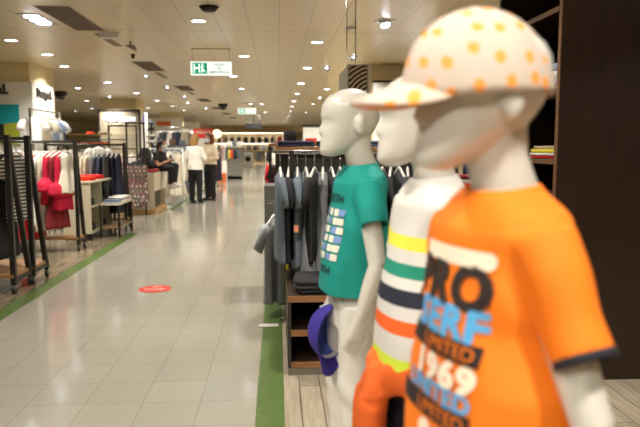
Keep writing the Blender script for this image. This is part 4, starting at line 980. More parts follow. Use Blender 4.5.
def standing_woman(loc, rz, label, h, top_m, bot_m, hair_m, top_len, arms, lean=0, head_rz=0, mask=False, curly=False):
    """h m tall, facing -Y"""
    k = h / 1.65; r = empty('person', loc, rz, label, 'person', None)
    mb = MB(); V = lambda x, y, z: (x*k, y*k, z*k)
    head_rings(mb, V(0, -.015, 1.435), 1.075*k, M=Matrix.Rotation(head_rz, 4, 'Z'), n=40, m=40, features=.9)
    mb.tube([V(0, .03, 1.33), V(0, .022, 1.40), V(0, .005, 1.47)], [.055*k, .048*k, .05*k], 16)
    mb.loft([V(0, .02, 1.39) + (.05*k, .045*k), V(0, .02, 1.36) + (.11*k, .06*k), V(0, .01, 1.32) + (.165*k, .08*k), V(0, 0, 1.2) + (.165*k, .105*k), V(0, 0, 1.05) + (.135*k, .095*k), V(0, .01, .93) + (.16*k, .11*k), V(0, .015, .82) + (.17*k, .115*k), V(0, .015, .74) + (.14*k, .1*k)], 28)
    for sx in (-1, 1):
        sh = Vector(V(sx*.165, .01, 1.315)); el = Vector(V(*arms[sx][0])); wr = Vector(V(*arms[sx][1]))
        mb.ball(sh, (.05*k, .05*k, .05*k)); mb.tube([sh, el], [.046*k, .038*k], 14); mb.tube([el, wr], [.038*k, .024*k], 14)
        hand(mb, wr, (wr - el).normalized(), (-sx, 0, -.4), 1 if sx > 0 else -1, 1.1*k, .5)
        hp = Vector(V(sx*.085, .01, .82)); kn = Vector(V(sx*(.095), -.005, .46)); an = Vector(V(sx*.1, .02, .08))
        mb.tube([hp, hp.lerp(kn, .5), kn], [.092*k, .078*k, .056*k], 16); mb.tube([kn, kn.lerp(an, .35), an], [.056*k, .055*k, .034*k], 16)
    link(remesh(mb, .009, 2), 'body', SKIN, r, True)
    hc = V(0, -.015, 1.435)
    eyes(r, hc, 1.075*k, head_rz)
    if mask: face_mask(r, hc, 1.12*k, head_rz)
    else: 
        q = MB(); q.ball((0, -.094*k, .046*k), (.02*k, .004*k, .005*k), 10, 6); q.xf(Matrix.Translation(Vector(hc)) @ Matrix.Rotation(head_rz, 4, 'Z')); q.build('lips', mat('lips', (176, 92, 86), .4), r, True)
    # top
    mb = MB(); tz = top_len
    mb.loft([V(0, .02, 1.395) + (.062*k, .058*k), V(0, .02, 1.37) + (.125*k, .078*k), V(0, .01, 1.33) + (.185*k, .1*k), V(0, 0, 1.2) + (.188*k, .13*k), V(0, 0, 1.05) + (.178*k, .13*k), V(0, .01, .93) + (.19*k, .138*k), V(0, .015, tz) + (.205*k, .15*k)], 32)
    for sx in (-1, 1):
        sh = Vector(V(sx*.155, .01, 1.30)); el = Vector(V(*arms[sx][0])); wr = Vector(V(*arms[sx][1]))
        mb.ball(Vector(V(sx*.163, .01, 1.312)), (.066*k,)*3); mb.tube([sh, el], [.068*k, .058*k], 16); mb.ball(el, (.058*k,)*3); mb.tube([el, el.lerp(wr, .86)], [.058*k, .044*k], 16)
    me = remesh(mb, .011, 3); cut_shell(me, [((0, 0, (tz + .02)*k), (0, 0, -1), lambda c: abs(c.x) < .23 and c.z < (tz + .05)*k)])
    ph = h*7; wrinkle(me, lambda c: .012*noise.noise(Vector((c.x*10 + ph, c.y*10, c.z*4))) + .005*math.sin(c.x*40 + ph)*max(0, 1.1 - c.z))
    o = link(me, 'shirt', top_m, r, True); solid(o, .004)
    # trousers
    mb = MB(); mb.loft([V(0, .012, .98) + (.155*k, .112*k), V(0, .015, .88) + (.178*k, .126*k), V(0, .018, .80) + (.180*k, .126*k), V(0, .018, .72) + (.15*k, .11*k)], 28)
    for sx in (-1, 1): mb.tube([V(sx*.088, .012, .82), V(sx*.094, .0, .6), V(sx*.098, .0, .42), V(sx*.1, .015, .06)], [.1*k, .086*k, .073*k, .064*k], 18)
    me = remesh(mb, .010, 3); wrinkle(me, lambda c: .008*noise.noise(Vector((c.x*12, c.y*12, c.z*5)))); link(me, 'trousers', bot_m, r, True)
    for sx in (-1, 1):
        q = MB(); q.ball(V(sx*.1, -.045, .035), (.046*k, .125*k, .038*k), 18, 12); q.box(sx*.1*k - .038*k, sx*.1*k + .038*k, -.14*k, .07*k, 0, .02); link(remesh(q, .008, 2), 'shoe', SHOE, r, True)
    # hair
    q = MB(); c0 = Vector(hc); 
    q.ball((0, .004*k, .128*k), (.088*k, .102*k, .104*k), 24, 16)
    if curly:
        rnd = random.Random(4)
        for i in range(46):
            a = rnd.uniform(R(-35), R(215)); z = rnd.uniform(-.05, .17); q.ball((.092*k*math.cos(a), .02*k + .088*k*math.sin(a), z*k), (rnd.uniform(.026, .042)*k,)*3, 10, 8)
    else:
        q.loft([(0, .035*k, .15*k, .086*k, .075*k), (0, .04*k, .08*k, .092*k, .072*k), (0, .045*k, .0, .088*k, .062*k), (0, .05*k, -.07*k, .070*k, .045*k), (0, .05*k, -.11*k, .05*k, .03*k)], 24)
    # keep the face free
    m_ = Matrix.Translation(c0) @ Matrix.Rotation(head_rz, 4, 'Z'); q.xf(m_); me = remesh(q, .009, 2)
    bm = bmesh.new(); bm.from_mesh(me); inv = m_.inverted()
    kill = [f for f in bm.faces if (lambda p: p.y < -.030*k and p.z < .150*k and abs(p.x) < .066*k)(inv @ f.calc_center_median())]
    bmesh.ops.delete(bm, geom=kill, context='FACES'); bm.to_mesh(me); bm.free()
    wrinkle(me, lambda c: .006*noise.noise(Vector((c.x*60, c.y*60, c.z*(60 if curly else 12)))))
    o = link(me, 'hair', hair_m, r, True); solid(o, .008)
    return r
SHW = mat('shirt_white', (236, 230, 218), .85, bump=.2, bscale=80); SHC = mat('blouse_cream', (224, 206, 178), .85, bump=.2, bscale=80); TRB = mat('trousers_black', (20, 20, 22), .8)
standing_woman((-1.96, 15.6, .0), R(158), 'person with long blonde hair seen from behind in a loose white shirt and black trousers', 1.64, SHW, TRB, HAIRB, .80,
               {1: ((.25, -.03, 1.08), (.17, -.22, 1.10)), -1: ((-.25, -.02, 1.08), (-.14, -.22, 1.04))}, head_rz=R(-14))
standing_woman((-1.70, 16.35, .0), R(-42), 'person with curly auburn hair, white mask and cream blouse, facing the blonde one', 1.69, SHC, TRB, HAIRR, .88,
               {1: ((.23, .02, 1.06), (.12, -.2, 1.02)), -1: ((-.23, .0, 1.06), (-.10, -.2, 1.06))}, head_rz=R(8), mask=True, curly=True)

# seated shopper, legs over the aisle side of the box; built facing -Y then turned to +X
def seated():
    r = empty('person', (-2.56, 14.2, .836), R(66), 'person sitting on the cream box in black clothes and white mask, holding a phone', 'person')
    mb = MB(); head_rings(mb, (0, -.075, .475), 1.04, n=40, m=40, features=.9)
    mb.tube([(0, -.01, .40), (0, -.03, .46), (0, -.06, .52)], [.052, .045, .048], 14)
    mb.loft([(0, 0, .44, .05, .045), (0, .0, .41, .11, .06), (0, .005, .37, .155, .08), (0, .02, .25, .150, .10), (0, .04, .12, .135, .095), (0, .04, .0, .165, .12), (0, .03, .0, .15, .1)], 26)
    L = {}
    for sx in (-1, 1):
        sh = Vector((sx*.155, .0, .365)); el = Vector((sx*.19, -.08, .13)); wr = Vector((sx*.06, -.27, .22))
        mb.ball(sh, (.045,)*3); mb.tube([sh, el], [.042, .034], 12); mb.tube([el, wr], [.034, .022], 12); hand(mb, wr, (wr - el).normalized() + Vector((0, -.2, .2)), (-sx*.6, .5, 0), -1 if sx > 0 else 1, 1.0, .6)
        hp = Vector((sx*.09, .02, .075)); kn = Vector((sx*.10, -.36, .07)); an = Vector((sx*.06, -.30, -.30))
        if sx > 0: kn = Vector((.05, -.38, .11)); an = Vector((-.04, -.40, -.27))
        L[sx] = (hp, kn, an); mb.tube([hp, kn], [.08, .056], 14); mb.ball(kn, (.054,)*3); mb.tube([kn, an], [.054, .033], 14); mb.ball(an + Vector((0, -.05, -.04)), (.035, .1, .03))
    link(remesh(mb, .009, 2), 'body', SKIN, r, True)
    eyes(r, (0, -.078, .475), 1.04, 0); face_mask(r, (0, -.082, .475), 1.10, 0)
    mb = MB(); mb.loft([(0, 0, .445, .06, .055), (0, .0, .415, .12, .072), (0, .005, .37, .172, .096), (0, .02, .25, .17, .118), (0, .04, .12, .16, .118), (0, .04, .015, .178, .135)], 28)
    for sx in (-1, 1): sh = Vector((sx*.145, .0, .36)); el = Vector((sx*.19, -.08, .13)); mb.ball((sx*.155, 0, .365), (.062,)*3); mb.tube([sh, sh.lerp(el, .6)], [.062, .056], 14)
    me = remesh(mb, .010, 3); wrinkle(me, lambda c: .008*noise.noise(Vector((c.x*12, c.y*12, c.z*8)))); link(me, 't_shirt', FB['black'], r, True)
    mb = MB(); mb.loft([(0, .035, .14, .15, .11), (0, .03, .06, .175, .13), (0, .02, .0, .165, .13)], 26)
    for sx in (-1, 1):
        hp, kn, an = L[sx]; mb.tube([hp, kn], [.096, .072], 16); mb.ball(kn, (.071,)*3); mb.tube([kn, kn.lerp(an, .92)], [.071, .052], 16)
    link(remesh(mb, .010, 3), 'trousers', TRB, r, True)
    for sx in (-1, 1):
        an = L[sx][2]; q = MB(); q.ball(an + Vector((0, -.055, -.045)), (.045, .12, .042), 16, 10); q.ball(an + Vector((0, .0, -.015)), (.042, .055, .05), 16, 10); link(remesh(q, .008, 2), 'sneaker', SHOEW, r, True)
    q = MB(); q.ball((0, -.070, .60), (.088, .1, .10), 22, 14); q.loft([(0, -.02, .60, .082, .06), (0, -.0, .52, .07, .05), (0, .03, .44, .04, .03), (0, .06, .36, .02, .02)], 18); me = remesh(q, .009, 2)
    bm = bmesh.new(); bm.from_mesh(me); kill = [f for f in bm.faces if (lambda p: p.y < -.10 and p.z < .637 and abs(p.x) < .066)(f.calc_center_median())]; bmesh.ops.delete(bm, geom=kill, context='FACES'); bm.to_mesh(me); bm.free()
    o = link(me, 'hair', HAIRD, r, True); solid(o, .008)
seated()
o = MB().box(-.036, .036, -.005, .005, -.07, .07).build('phone', mat('phone_black', (22, 22, 26), .2), bevel=.004); o.location = (-2.27, 14.04, 1.115); o.rotation_euler = (R(-35), 0, R(66)); tag(o, 'black phone held by the seated shopper', 'phone')
# backpack
r = empty('backpack', (-2.74, 13.68, .902), R(80), 'black backpack standing on the red cushion beside the seated shopper', 'backpack')
BPM = mat('backpack_black', (30, 30, 34), .7, bump=.3, bscale=90)
q = MB(); q.loft([(0, 0, 0, .15, .09), (0, 0, .05, .165, .10), (0, 0, .25, .16, .10), (0, .01, .38, .14, .085), (0, .02, .44, .09, .05)], 28, e=.7); link(remesh(q, .012, 2), 'bag_body', BPM, r, True)
q = MB(); q.loft([(0, -.11, .03, .11, .04), (0, -.12, .1, .12, .05), (0, -.11, .2, .11, .04)], 24, e=.7); q.build('front_pocket', BPM, r, True)
for sx in (-1, 1): q = MB(); q.tube([(sx*.07, .09, .06), (sx*.09, .15, .2), (sx*.07, .09, .40)], [(.008, .025)]*3, 8); q.build('shoulder_strap', BPM, r, True)
q = MB(); q.tube([(-.03, .04, .44), (0, .04, .475), (.03, .04, .44)], .006, 6); q.build('handle', BPM, r, True)
r = MB(); r.ball((-.05, 0, .10), (.16, .13, .12), 20, 14); r.ball((.06, -.02, .18), (.12, .10, .08), 16, 12); me = remesh(r, .012, 2); wrinkle(me, lambda c: .015*noise.noise(Vector(c)*14)); o = link(me, 'crumpled_jacket', FB['charcoal'], None, True, loc=(-2.98, 14.10, .836)); tag(o, 'crumpled charcoal jacket lying behind the backpack on the cream box', 'jacket')

# cream dresses and shoes behind the standing pair
r = empty('clothes_rack', (-2.95, 15.2, .003), 0, 'white metal rack of cream dresses between the seated shopper and the blonde one', 'clothes rack')
WM = mat('white_metal', (222, 220, 214), .35)
for x in (0, .75): MB().tube([(x, 0, .02), (x, 0, 1.32)], .014, 8).build('post', WM, r, True); MB().box(x - .015, x + .015, -.25, .25, 0, .03).build('foot', WM, r)
MB().tube([(0, 0, 1.31), (.75, 0, 1.31)], .014, 8).build('rail', WM, r, True)
hang_row([('dress', 'dress', .95, .42, .06, FB[c], '%s dress on the white rack, %s' % (c, w)) for c, w in (('cream', 'at its left end'), ('white', 'second from the left'), ('cream', 'third from the left'), ('white', 'in the middle'), ('stone', 'third from the right'), ('cream', 'second from the right'), ('cream', 'at its right end'))],
         (-2.88, 15.2, 1.30), (-2.28, 15.2, 1.30), R(55), 'cream dresses on the white rack', .2, 10)
# counter with till, jackets on a high rail
r = empty('sales_counter', (-3.7, 19.5, .003), 0, 'blue grey sales counter behind the seated shopper', 'counter')
MB().box(0, 1.1, 0, .6, 0, 1.35).build('counter_body', mat('counter_blue', (128, 136, 150), .5), r, bevel=.01); MB().box(-.03, 1.13, -.03, .63, 1.35, 1.39).build('worktop', mat('worktop_dark', (70, 74, 82), .3), r)
for i, x in enumerate((.2, .55, .85)):
    q = MB().box(-.09, .09, -.06, .06, 0, .22 - .04*i).build('counter_display', [HOUSE, FB['brown'], FB['slate']][i], None, bevel=.01, loc=(-3.7 + x, 19.7, 1.395)); tag(q, 'small %s display block on the blue grey counter' % ['black', 'brown', 'slate'][i], 'display box')
r = empty('clothes_rack', (-4.6, 24.6, .003), 0, 'tall rail of grey and white jackets far behind the counter', 'clothes rack')
MB().tube([(0, 0, 2.05), (1.3, 0, 2.05)], .016, 8).build('rail', CHR, r, True)
for x in (0, 1.3): MB().box(x - .015, x + .015, -.015, .015, 0, 2.05).build('post', CHR, r); MB().box(x - .02, x + .02, -.25, .25, 0, .03).build('foot', CHR, r)
hang_row([('jacket', 'coat', .60, .44, .09, FB[c], '%s jacket on the tall far rail, %s' % (c.replace('_', ' '), w)) for c, w in (('stone', 'leftmost'), ('white', 'second from the left'), ('slate', 'third from the left'), ('charcoal', 'fourth from the left'), ('white', 'fourth from the right'), ('charcoal', 'third from the right'), ('navy', 'second from the right'), ('stone', 'rightmost'))],
         (-4.5, 24.6, 2.04), (-3.4, 24.6, 2.04), R(50), 'jackets on the tall far rail', .1, 12)
# ------------------------------------------------------------------ t-shirt gondola on the right of the aisle
DKW = mat('gondola_dark', (44, 40, 37), .45, var=.1); EDGE = wood_mat('gondola_edge', (124, 82, 46), (158, 110, 66), grain=(1, 8, 8), rough=.45)
r = empty('shirt_gondola', (.058, 3.78, .003), 0, 'dark gondola with brown edged shelves under the hanging grey t-shirts', 'shelving')
Wd, Dp = 1.05, .9
MB().box(0, Wd, 0, Dp, 0, .045).build('plinth', mat('plinth_grey', (112, 104, 92), .4), r); MB().box(0, .02, .0, Dp, .045, .455).build('side_panel', DKW, r); MB().box(Wd - .02, Wd, 0, Dp, .045, .455).build('side_panel', DKW, r)
MB().box(.02, Wd - .02, Dp - .02, Dp, .045, 1.30).build('back_panel', DKW, r)
for z in (.045, .245, .455):
    s = MB().box(.02 if z < .4 else 0, Wd - .02 if z < .4 else Wd, .012, Dp - .02, z, z + .03).build('shelf', mat('shelf_brown', (58, 40, 27), .5), r); MB().box(.02 if z < .4 else 0, Wd - .02 if z < .4 else Wd, 0, .012, z - .002, z + .034).build('shelf_edge', EDGE, s)
for x in (.04, Wd - .04): MB().box(x - .015, x + .015, .55, .58, .485, 1.36).build('upright', BLK, r)
MB().tube([(-.08, .62, 1.35), (Wd, .62, 1.35)], .014, 10).build('rail', CHR, r, True)
for i, x in enumerate((.18, .48, .78)):
    folded(.058 + x, 4.0, .492, .27, .34, 3, [FB['black'], FB['charcoal']], 'dark folded t-shirt on the gondola top, %s' % ['left pile', 'middle pile', 'right pile'][i], 'dark folded t-shirts on the gondola', h=.026)
cols = ['slate', 'black', 'slate', 'charcoal', 'black', 'charcoal', 'black', 'slate', 'black', 'black', 'black', 'charcoal', 'black', 'black', 'charcoal', 'black', 'black', 'black']
words = ['leftmost by the aisle', 'second from the aisle', 'third from the aisle', 'fourth from the aisle', 'fifth from the aisle', 'sixth from the aisle', 'seventh from the aisle', 'eighth from the aisle', 'ninth, just left of the rail middle', 'at the rail middle', 'just right of the rail middle', 'twelfth, behind the teal shirt', 'thirteenth, behind the teal shirt', 'fourteenth, behind the teal shirt', 'fifteenth, behind the teal shirt', 'third from the far right', 'second from the far right', 'at the far right']
hang_row([('dress', 'dress', .80, .44, .09, FB['grey'], 'long grey hanging dress on the gondola rail, %s' % w) if i in (3, 5) else ('t_shirt', 'tee', .60 + .05*(i % 3 == 2), .44, .06 if i % 2 else .07, FB[c], '%s short sleeved t-shirt on the gondola rail, %s' % (c, w)) for i, (c, w) in enumerate(zip(cols, words))],
         (.02, 4.40, 1.345), (1.02, 4.40, 1.345), R(82), 't-shirts on the gondola rail', .22, 20)
# price tag
tag(MB().box(-.014, .014, -.001, .001, -.024, .024).build('price_tag', mat('tag_orange', (226, 150, 110), .6), loc=(.12, 4.12, .86)), 'pale orange price tag hanging from a grey t-shirt', 'price tag')
# second gondola behind with lower arm of grey tops towards the aisle
r = empty('shirt_stand', (-.02, 5.25, .003), 0, 'dark low stand with an arm of grey tops at the aisle edge', 'clothes stand')
MB().box(.16, .9, .4, 1.1, 0, 1.04).build('cabinet', mat('cabinet_grey', (78, 76, 72), .5), r); MB().box(.14, .92, -.3, .42, 0, .06).build('base', DKW, r)
MB().tube([(-.06, 0, .93), (.9, 0, .93)], .013, 8).build('rail', CHR, r, True); MB().box(.5, .53, -.015, .015, .06, .93).build('post', BLK, r)
hang_row([('t_shirt', 'tee', .68, .42, .07, FB[c], '%s top on the low aisle arm, %s' % (c.replace('_', ' '), w)) for c, w in (('light_grey', 'leftmost'), ('grey', 'second from the left'), ('yellow', 'third from the left'), ('light_grey', 'fourth from the left'), ('black', 'fifth from the left'), ('grey', 'sixth from the left'), ('slate', 'seventh from the left'), ('grey', 'rightmost'))],
         (-.03, 5.25, .925), (.46, 5.25, .925), R(78), 'tops on the low aisle arm', .25, 21)
tag(MB().box(-.12, .10, 5.86, 6.3, .003, 1.03).build('end_panel_box', mat('panel_grey', (96, 94, 88), .5), bevel=.006), 'plain grey low box at the aisle edge behind the grey tops', 'box')
# navy pile on a brown shelf
r = empty('jeans_gondola', (-.02, 6.7, .003), 0, 'brown topped gondola carrying the navy folded jeans', 'shelving')
MB().box(0, 1.3, 0, .6, 0, .05).build('base', DKW, r); MB().box(0, 1.3, .28, .32, .05, 1.30).build('back_panel', DKW, r); MB().box(-.0, 1.3, 0, .6, 1.34, 1.375).build('top_shelf', EDGE, r)
for x in (.02, 1.26): MB().box(x, x + .03, .27, .33, .05, 1.34).build('post', BLK, r)
folded(.2, 6.95, 1.381, .40, .35, 2, [FB['navy']], 'navy folded jeans at the left end of the brown shelf', 'navy folded jeans', h=.03)
folded(.62, 6.95, 1.381, .38, .35, 2, [FB['navy']], 'navy folded jeans second from the left on the brown shelf', 'navy folded jeans', h=.03)
folded(1.02, 6.95, 1.381, .36, .35, 2, [FB['denim']], 'denim folded jeans at the right of the brown shelf', 'navy folded jeans', h=.03)
o = MB().loft([(0, 0, 0, .075, .06), (0, 0, .1, .08, .065), (0, 0, .15, .07, .055)], 24, e=.4).build('black_bag', FB['black'], None, True, loc=(.16, 7.9, 1.42)); tag(o, 'small black bag standing above the navy jeans', 'bag')
r = empty('display_table', (-.1, 7.7, .003), 0, 'tall narrow display table behind the navy jeans', 'table')
MB().box(0, 1.0, 0, .5, 1.38, 1.415).build('table_top', EDGE, r)
for x, y in ((0, 0), (.97, 0), (0, .47), (.97, .47)): MB().box(x, x + .03, y, y + .03, 0, 1.38).build('leg', BLK, r)
folded(.42, 7.9, 1.42, .14, .14, 2, [FB['coral']], 'bright red folded top beside the small black bag', h=.03)
# white clothes rack behind, with coral and mint
r = empty('clothes_rack', (-.16, 9.0, .003), 0, 'chrome rail of white clothes farther back on the right of the aisle', 'clothes rack')
MB().tube([(0, 0, 1.30), (1.5, 0, 1.30)], .013, 8).build('rail', CHR, r, True)
for x in (0, 1.5): MB().tube([(x, 0, .02), (x, 0, 1.30)], .013, 8).build('post', CHR, r, True); MB().box(x - .02, x + .02, -.25, .25, 0, .03).build('foot', CHR, r)
hang_row([('blouse', 'tee', .62, .42, .05, FB[c], '%s top on the chrome rail behind the grey t-shirts, %s' % (c, w)) for c, w in (('red', 'leftmost'), ('black', 'second'), ('coral', 'third'), ('white', 'fourth'), ('cream', 'fifth'), ('mint', 'sixth'), ('white', 'seventh'), ('white', 'eighth'), ('coral', 'ninth'), ('white', 'tenth'), ('cream', 'eleventh'), ('white', 'twelfth'), ('stone', 'thirteenth'), ('white', 'rightmost'))],
         (-.10, 9.0, 1.285), (1.3, 9.0, 1.285), R(75), 'tops on the chrome rail', .15, 22)

# hanging zebra sign
def zebra(name):
    m = mat(name, (230, 216, 186), .4); nt = m.node_tree; L = nt.links; tc = nt.nodes.new('ShaderNodeTexCoord')
    mp = nt.nodes.new('ShaderNodeMapping'); mp.inputs['Location'].default_value = (-.16, 0, -.16); L.new(tc.outputs['Object'], mp.inputs[0])
    w = nt.nodes.new('ShaderNodeTexWave'); w.wave_type = 'RINGS'; w.rings_direction = 'Y'; w.inputs['Scale'].default_value = 9.2; w.inputs['Distortion'].default_value = 1.3; w.inputs['Detail'].default_value = 1; w.inputs['Detail Scale'].default_value = 2.2
    L.new(mp.outputs[0], w.inputs[0]); cr = nt.nodes.new('ShaderNodeValToRGB'); cr.color_ramp.interpolation = 'CONSTANT'; cr.color_ramp.elements[0].color = lin((28, 22, 18)); cr.color_ramp.elements[1].position = .52; cr.color_ramp.elements[1].color = lin((216, 196, 156))
    L.new(w.outputs[0], cr.inputs[0]); L.new(cr.outputs[0], nt.nodes['Principled BSDF'].inputs['Base Color']); return m
r = empty('hanging_sign', (.69, 5.5, 1.58), 0, 'box sign with zebra stripe print hanging from two steel rods', 'hanging sign')
MB().box(-.085, .085, .0, .80, 0, .50).build('sign_box', mat('sign_grey', (176, 170, 158), .45), r, bevel=.003)
MB().box(-.078, .078, -.004, 0, .006, .494).build('zebra_print', zebra('zebra_print'), r); 
q = MB()
for a in ((-.09, .09, 0, .01), (-.09, .09, .49, .50)): q.box(a[0], a[1], -.008, .0, a[2], a[3])
for a in ((-.09, -.08), (.08, .09)): q.box(a[0], a[1], -.008, 0, .01, .49)
q.build('frame', CHR, r); MB().box(.085, .115, -.01, .81, 0, .50).build('edge_board', mat('edge_cream', (228, 220, 200), .5), r)
for y, x in ((.02, -.02), (.62, -.03)): MB().tube([(x, y, .5), (x, y, CEIL - 1.58)], .006, 8).build('hanging_rod', CHR, r, True)
# white boards farther back
for x0, x1, y, z, lb in ((1.76, 2.8, 11.7, 2.53, 'tall white display panel in front of the column on the right'), (.5, 1.5, 12.4, 1.75, 'low white display panel behind the bald mannequin head')):
    r = empty('partition_screen', (x0, y, .003), 0, lb, 'display panel'); MB().box(0, x1 - x0, 0, .06, 0, z).build('panel', Wb, r, bevel=.004); MB().box(-.02, x1 - x0 + .02, -.03, .09, z, z + .03).build('cap_rail', BLK, r)

# ------------------------------------------------------------------ dark wooden shelving at the right
DW = wood_mat('dark_walnut', (26, 14, 9), (50, 29, 18), grain=(14, 14, 1.1), rough=.38, scale=2.2); DWE = wood_mat('walnut_edge', (96, 66, 42), (124, 88, 58), grain=(6, 1, 6), rough=.45)
r = empty('wooden_shelving', (1.60, 3.58, .003), 0, 'tall dark walnut shelving unit at the right edge', 'shelving')
DpS = 1.05
MB().box(.0, 1.3, 0, .035, 0, 2.85).build('end_panel', DW, r); MB().box(0, 1.3, DpS - .035, DpS, 0, 2.85).build('end_panel', DW, r); MB().box(.45, .48, .035, DpS - .035, 0, 2.85).build('back_panel', DW, r)
q = MB().box(-.004, .0, 0, .035, 0, 2.85).build('panel_edge', DWE, r)
for z in (.1, .5, .9, 1.285, 1.72, 2.15, 2.55):
    s = MB().box(0.0, .45, .035, DpS - .035, z, z + .03).build('shelf', DW, r); MB().box(-.006, .0, .035, DpS - .035, z, z + .03).build('shelf_edge', DWE, s)
folded(1.76, 3.95, 1.32, .26, .3, 1, [FB['red']], 'red folded top at the bottom of the pile on the walnut shelf', h=.014)
folded(1.76, 3.95, 1.336, .26, .3, 1, [FB['white']], 'white folded top between red and yellow ones on the walnut shelf', h=.014)
folded(1.76, 3.95, 1.352, .25, .28, 1, [FB['yellow']], 'yellow folded top on the pile on the walnut shelf', h=.022)
folded(1.76, 3.95, 1.376, .22, .24, 1, [FB['beige']], 'beige folded top crowning the pile on the walnut shelf', h=.018)
for i in range(3): folded(1.78, 3.85, 1.755 + .045*i, .26, .3, 1, [[FB['blue_shirt'], FB['white'], FB['blue_shirt']][i]], ['pale blue folded shirt under the white one on the middle walnut shelf', 'white folded shirt on the middle walnut shelf', 'pale blue folded shirt on top on the middle walnut shelf'][i], h=.043)
folded(1.78, 4.0, .935, .26, .4, 4, [FB['brown'], FB['navy']], 'folded jumper on the low walnut shelf', 'jumpers on the low walnut shelf', h=.04)

# ------------------------------------------------------------------ table seen between the mannequins
r = empty('display_table', (.95, 4.9, .003), 0, 'dark display table seen between the teal and striped mannequins', 'table')
MB().box(0, .62, 0, 1.2, 1.03, 1.06).build('table_top', EDGE, r); MB().box(0, .62, 0, 1.2, .6, .63).build('shelf', DKW, r); MB().box(0.02, .6, 1.17, 1.2, .0, 1.03).build('back_panel', DKW, r)
for x, y in ((0, 0), (.58, 0), (0, 1.13), (.58, 1.13)): MB().box(x, x + .04, y, y + .04, 0, 1.03).build('leg', BLK, r)
cc = ['brown', 'maroon', 'coral', 'pink', 'white', 'slate']
for i in range(6): folded(1.06 + .2*(i % 3), 5.1 + .42*(i // 3), 1.064, .17, .3, 3, [FB[cc[i]], FB[cc[(i + 2) % 6]], FB['maroon']], 'folded top on the dark table, %s pile of the %s row' % (['left', 'middle', 'right'][i % 3], ['near', 'far'][i // 3]), 'folded tops on the dark table', h=.032)
for i in range(3): folded(1.08 + .2*i, 5.2, .634, .17, .3, 4, [FB['navy'], FB['charcoal']], 'dark folded jeans under the table top, %s' % ['left pile', 'middle pile', 'right pile'][i], 'dark jeans under the table top', h=.03)
folded(1.10, 5.2, .634 + .13, .1, .2, 1, [FB['yellow']], 'yellow folded scrap on the left pile under the table top', h=.02)
# more racks filling the right department behind the mannequins
for j, (x, y, lb) in enumerate(((2.0, 7.6, 'black rack behind the dark table'), (1.3, 10.2, 'black rack before the white panel'))):
    rolling_rack(x, y, x + 1.6, lb, spread=.4, top=1.45)
    hang_row([('jacket', 'coat', .72, .42, .06, FB[c], '%s coat on the %s, %s' % (c, lb, w)) for c, w in (('black', 'first'), ('navy', 'second'), ('charcoal', 'third'), ('stone', 'fourth'), ('black', 'fifth'), ('maroon', 'sixth'), ('navy', 'seventh'), ('white', 'eighth'), ('black', 'last'))],
             (x + .12, y, 1.44), (x + 1.45, y, 1.44), R(80), 'coats on the ' + lb, .1, 30 + j)
# ------------------------------------------------------------------ far departments
RED = mat('sign_red', (206, 40, 30), .5); ORS = mat('sign_orange', (214, 104, 50), .5)
# orange sign on a white wall block
r = empty('hanging_board', (-5.15, 29.9, 2.28), 0, 'small orange sign high on the white block beyond the plank wall', 'sign')
MB().box(-.31, .31, -.05, 0, 0, .19).build('board', ORS, r); [MB().tube([(q, -.03, .19), (q, -.03, CEIL - 2.28)], .005, 6).build('hanging_rod', CHR, r) for q in (-.28, .28)]
r = empty('partition_block', (-5.9, 29.95, .003), 0, 'white wall block carrying the orange sign', 'display wall')
MB().box(0, 1.6, 0, .05, 0, 2.62).build('panel', Wb, r)
# lit fixture
r = empty('display_bay', (-4.1, 28.0, .003), 0, 'pale wall bay with a lit canopy far behind the counter', 'display wall')
MB().box(0, 1.0, 0, .08, 0, 1.95).build('panel', mat('bay_grey', (176, 172, 160), .5), r); MB().box(-.02, 1.02, -.35, .08, 1.95, 2.05).build('canopy', Wb, r); MB().box(.1, .9, -.33, -.05, 1.93, 1.95).build('light_strip', mat('strip_lit', (250, 250, 240), .3, emit=4), r)
# red banner sign
r = empty('banner_sign', (-2.85, 25.8, 1.66), 0, 'red banner sign above the heads of the standing pair', 'sign')
MB().box(-.45, .32, -.02, .02, 0, .38).build('board', RED, r); sign(r, 'REBAJAS', .16, (-.06, -.024, .24), (PI/2, 0, 0), FB['cream'], ext=.003, bold=.002)
for x in (-.42, .28): MB().tube([(x, 0, .38), (x, 0, CEIL - 1.66)], .006, 6).build('hanging_rod', CHR, r)
# round globe lamp
r = empty('globe_lamp', (-2.05, 22.3, .003), 0, 'glowing round cream globe lamp on a stand right of the auburn haired person', 'lamp')
MB().ball((0, 0, 1.78), (.15, .15, .15), 24, 16).build('globe', mat('globe_lit', (250, 226, 178), .4, emit=1.6), r, True); MB().tube([(0, 0, 0.02), (0, 0, 1.64)], .015, 8).build('pole', CHR, r, True); MB().disc((0, 0, 0), .16, .02).build('base', CHR, r)
# red clothes rack, orange box, white table, grey stand
def far_rack(x, y, w, top, items, label, short, group, m=CHR, L=.85, kind='dress', seed=1, rz=R(70)):
    r = empty('clothes_rack', (x, y, .003), 0, label, 'clothes rack')
    MB().tube([(0, 0, top), (w, 0, top)], .014, 8).build('rail', m, r, True)
    for q in (0, w): MB().box(q - .013, q + .013, -.013, .013, 0, top).build('post', m, r); MB().box(q - .02, q + .02, -.25, .25, 0, .03).build('foot', m, r)
    pos = ['leftmost', 'second from the left', 'third from the left', 'fourth from the left', 'fifth from the left', 'sixth from the left', 'seventh from the left', 'eighth from the left', 'ninth from the left', 'tenth from the left', 'eleventh from the left', 'twelfth from the left']
    hang_row([('dress' if kind == 'dress' else 'jacket', kind, L, .42, .07, FB[c], '%s %s on the %s, %s' % (c.replace('_', ' '), 'dress' if kind == 'dress' else 'jacket', short, pos[i])) for i, c in enumerate(items)], (x + .08, y, top - .013), (x + w - .08, y, top - .013), rz, group, .15, seed)
